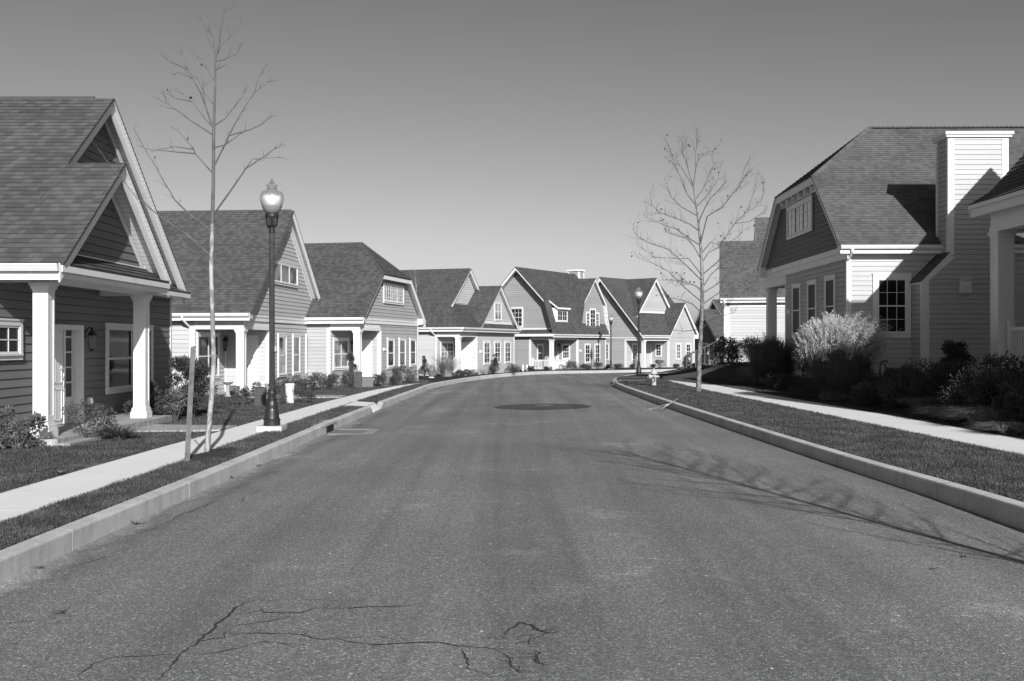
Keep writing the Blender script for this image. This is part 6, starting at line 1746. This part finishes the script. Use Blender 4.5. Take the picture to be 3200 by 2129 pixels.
t = thing('drain_pipe_post', 'white round standpipe on the lawn right of the near street lamp', 'pipe', (-6.45, 28.9, ground(-6.45, 28.9)), 0)
mb = MB(); mb.lathe([(.118, -.05), (.128, .50), (.128, .505)], 32); mb.build('pipe', M['trim'], t, smooth=False); mb = MB(); mb.lathe([(.138, .50), (.138, .565), (.13, .575)], 32); mb.build('cap', M['trim'], t)
M['stone'] = plain('cast_stone', .36, .85, .2, 14.0, .2, 40.0)
t = thing('bird_bath', 'stone bird bath before the pale house porch', 'bird bath', (-9.43, 33.05, ground(-9.4, 33) - .02), 0)
mb = MB(); mb.lathe([(.12, 0), (.12, .04), (.075, .07), (.055, .2), (.06, .36), (.08, .42)], 20); mb.build('pedestal', M['stone'], t); mb = MB(); mb.lathe([(.07, .42), (.14, .45), (.19, .50), (.195, .51), (.18, .51), (.1, .47), (.02, .465)], 24); mb.build('bowl', M['stone'], t)
t = thing('stone_box', 'grey stone box on the pale house porch behind the bird bath', 'planter', (-9.5, 34.05, -.12), -.08); mb = MB(); mb.box((-.22, -.12, 0), (.22, .12, .3)); mb.box((-.235, -.135, .3), (.235, .135, .335)); mb.build('box', M['greybox'], t)
x, y = at(Z5, 385, 1494); t = thing('splash_stone', 'flat white stone on the grass by the sparse bush', 'stone', (x, y, ground(x, y)), .3); mb = MB(); mb.lathe([(.16, 0), (.17, .03), (.14, .055), (.05, .06)], 14); mb.build('stone', M['trim'], t)
for i, lab in enumerate(['left one of two short white posts before the slate house', 'right one of two short white posts before the slate house']):
    t = thing('garden_post', lab, 'post', (.78 + i*.28, 70.9 + i*.1, ground(.8, 70.9)), 0, 'short white garden posts'); mb = MB(); mb.tube([(0, 0, -.05), (0, 0, .4), (0, 0, .45), (0, 0, .48)], [.06, .06, .05, .015], 10); mb.build('post', M['trim'], t)
t = thing('parasol', 'furled dark parasol standing by the slate house window', 'parasol', (6.15, 77.2, ground(6.15, 77.2)), 0); mb = MB(); mb.tube([(0, 0, 0), (0, 0, 1.7)], .022, 6); mb.build('pole', M['black'], t)
mb = MB(); mb.lathe([(.03, .78), (.1, .95), (.13, 1.15), (.1, 1.4), (.04, 1.62), (.01, 1.68)], 12, flute=6, depth=.3); mb.build('canopy', M['bin'], t)
t = thing('utility_pillar', 'narrow dark utility pillar before the end gable house porch', 'pillar', (10.35, 83.2, ground(10.3, 83)), 0); mb = MB(); mb.box((-.1, -.1, 0), (.1, .1, 1.05)); mb.build('pillar', M['greybox'], t); mb = MB(); mb.box((-.13, -.13, 1.05), (.13, .13, 1.12)); mb.build('cap', M['bin'], t)
t = thing('hose_stand', 'hooked garden hose stand by the large house foundation', 'hose stand', (9.95, 26.9, ground(9.95, 26.9)), 0); mb = MB(); mb.tube([(0, 0, 0), (0, 0, .85), (.03, 0, .92), (.12, 0, .94), (.2, 0, .9)], .02, 6); mb.build('post', M['black'], t)
mb = MB()
for k in range(4): mb.tube([(.05 + .10*math.cos(a_*.5236), -.02 - .018*k, .62 + .26*math.sin(a_*.5236)) for a_ in range(13)], .012, 5)
mb.build('hose', M['bin'], t)

# fallen branch over the right kerb
K2 = zf(1960, 1120, 7.857)
def gp(p, z): px, py = K2(*p); y = (CZ - z)*F/(py - HY); return Vector(((px-CX)/F*y, y, z))
br_ = MB()
br_.tube([gp((1255, 990), .05), gp((1130, 1060), .04), gp((1030, 1125), .0), gp((890, 1210), -.09), gp((800, 1275), -.13)], [.012, .016, .014, .010, .006], 6)
br_.tube([gp((1035, 1122), .0), gp((860, 1160), -.03), gp((720, 1210), -.09), gp((590, 1255), -.12), gp((430, 1280), -.135)], [.013, .012, .010, .008, .004], 6)
br_.tube([gp((610, 1248), -.11), gp((540, 1222), -.08), gp((470, 1205), -.08)], [.007, .006, .003], 5); br_.tube([gp((700, 1222), -.09), gp((740, 1270), -.13)], [.006, .003], 5)
o = br_.build('fallen_branch', M['bark_pale']); tag(o, 'forked fallen branch lying across the right kerb near the hydrant', 'branch')

# single fallen leaves
M['brown_leaf'] = plain('brown_fallen_leaf', .10, .8, .4, 20.0)
def fallen(label, px, py, z, s, seed):
    rr = random.Random(seed); y = (CZ + .19 - (z > -.1)*.19)*F/(py - HY); x = (px-CX)/F*y
    mb = MB(); n = 9; P = []
    for i in range(n):
        th = i*6.283/n; r = s*(.6 + .4*math.cos(3*th))*rr.uniform(.75, 1.1); P.append((r*math.cos(th)*1.3, r*math.sin(th), .012 + rr.uniform(0, s*.5)))
    mb.raw(P + [(0, 0, .006)], [(i, (i+1) % n, n) for i in range(n)]); mb.tube([(0, 0, .008), (s*1.1, s*.5, .02), (s*1.9, s*.7, .01)], s*.035, 4)
    o = mb.build('fallen_leaf', M['brown_leaf'], loc=(x, y, road_z(x, y) + .002 if z < -.1 else ground(x, y) + .02)); o.rotation_euler = (0, 0, rr.uniform(0, 6))
    tag(o, label, 'leaf', 'single dry leaves on the ground')
fallen('large curled dry leaf on the road at the lower left', 188, 1930, -.15, .055, 1)
fallen('dry leaf against the near left kerb beside a pale kerb joint', 425, 1643, -.15, .06, 2)
fallen('dry leaf in the gutter at the left frame edge', 125, 1782, -.15, .045, 3)
fallen('dry leaf in the gutter below the left tree', 808, 1460, -.15, .07, 4)
fallen('small dry leaf in the gutter below the tall lamp', 725, 1498, -.15, .05, 5)
fallen('brown leaf on the edge of the left pavement', 188, 1488, .0, .09, 6)
fallen('dry leaf lying alone on the right side of the road', 2925, 1785, -.15, .035, 7)
fallen('dry leaf on the road close to the tree shadow', 3010, 1742, -.15, .045, 8)
# ------------------------------------------------------------------ light, sky, camera
w = bpy.data.worlds.new('World'); scene.world = w; w.use_nodes = True
nt = w.node_tree
bg = nt.nodes['Background']
sky = nt.nodes.new('ShaderNodeTexSky'); sky.sky_type = 'NISHITA'; sky.sun_disc = False
elev = math.asin(SUN.z); az = math.atan2(SUN.x, SUN.y)
sky.sun_elevation = elev; sky.sun_rotation = az
sky.air_density = 2.0; sky.dust_density = 1.0; sky.ozone_density = 1.0
sep = nt.nodes.new('ShaderNodeSeparateColor'); nt.links.new(sky.outputs[0], sep.inputs[0])
# black and white film behind a red filter: only the red light of the sky is recorded
com = nt.nodes.new('ShaderNodeCombineColor')
red = math_n(nt, 'MULTIPLY', math_n(nt, 'POWER', math_n(nt, 'DIVIDE', sep.outputs[0], 3.72), 1.4), 3.3)
for i in range(3): nt.links.new(red, com.inputs[i])
nt.links.new(com.outputs[0], bg.inputs[0]); bg.inputs[1].default_value = 0.05
sl = bpy.data.lights.new('sun', 'SUN'); sl.energy = 5.0; sl.angle = R(0.5)
so = bpy.data.objects.new('sun', sl); COL.objects.link(so)
so.rotation_euler = SUN.to_track_quat('Z', 'Y').to_euler()
so.location = (0, -20, 40)
cam = bpy.data.cameras.new('camera'); cam.lens = 36.0 * F / 3200.0; cam.sensor_width = 36.0; cam.sensor_fit = 'HORIZONTAL'
cam.clip_end = 6000.0; cam.clip_start = 0.05
cam.shift_y = 9.5 / 3200.0
co_ = bpy.data.objects.new('camera', cam); COL.objects.link(co_)
co_.location = (0, 0, CZ); co_.rotation_euler = (R(90), 0, 0)
scene.camera = co_
scene.view_settings.view_transform = 'Standard'; scene.view_settings.look = 'None'
scene.view_settings.exposure = 0.3; scene.view_settings.gamma = 1.0
scene.cycles.max_bounces = 6
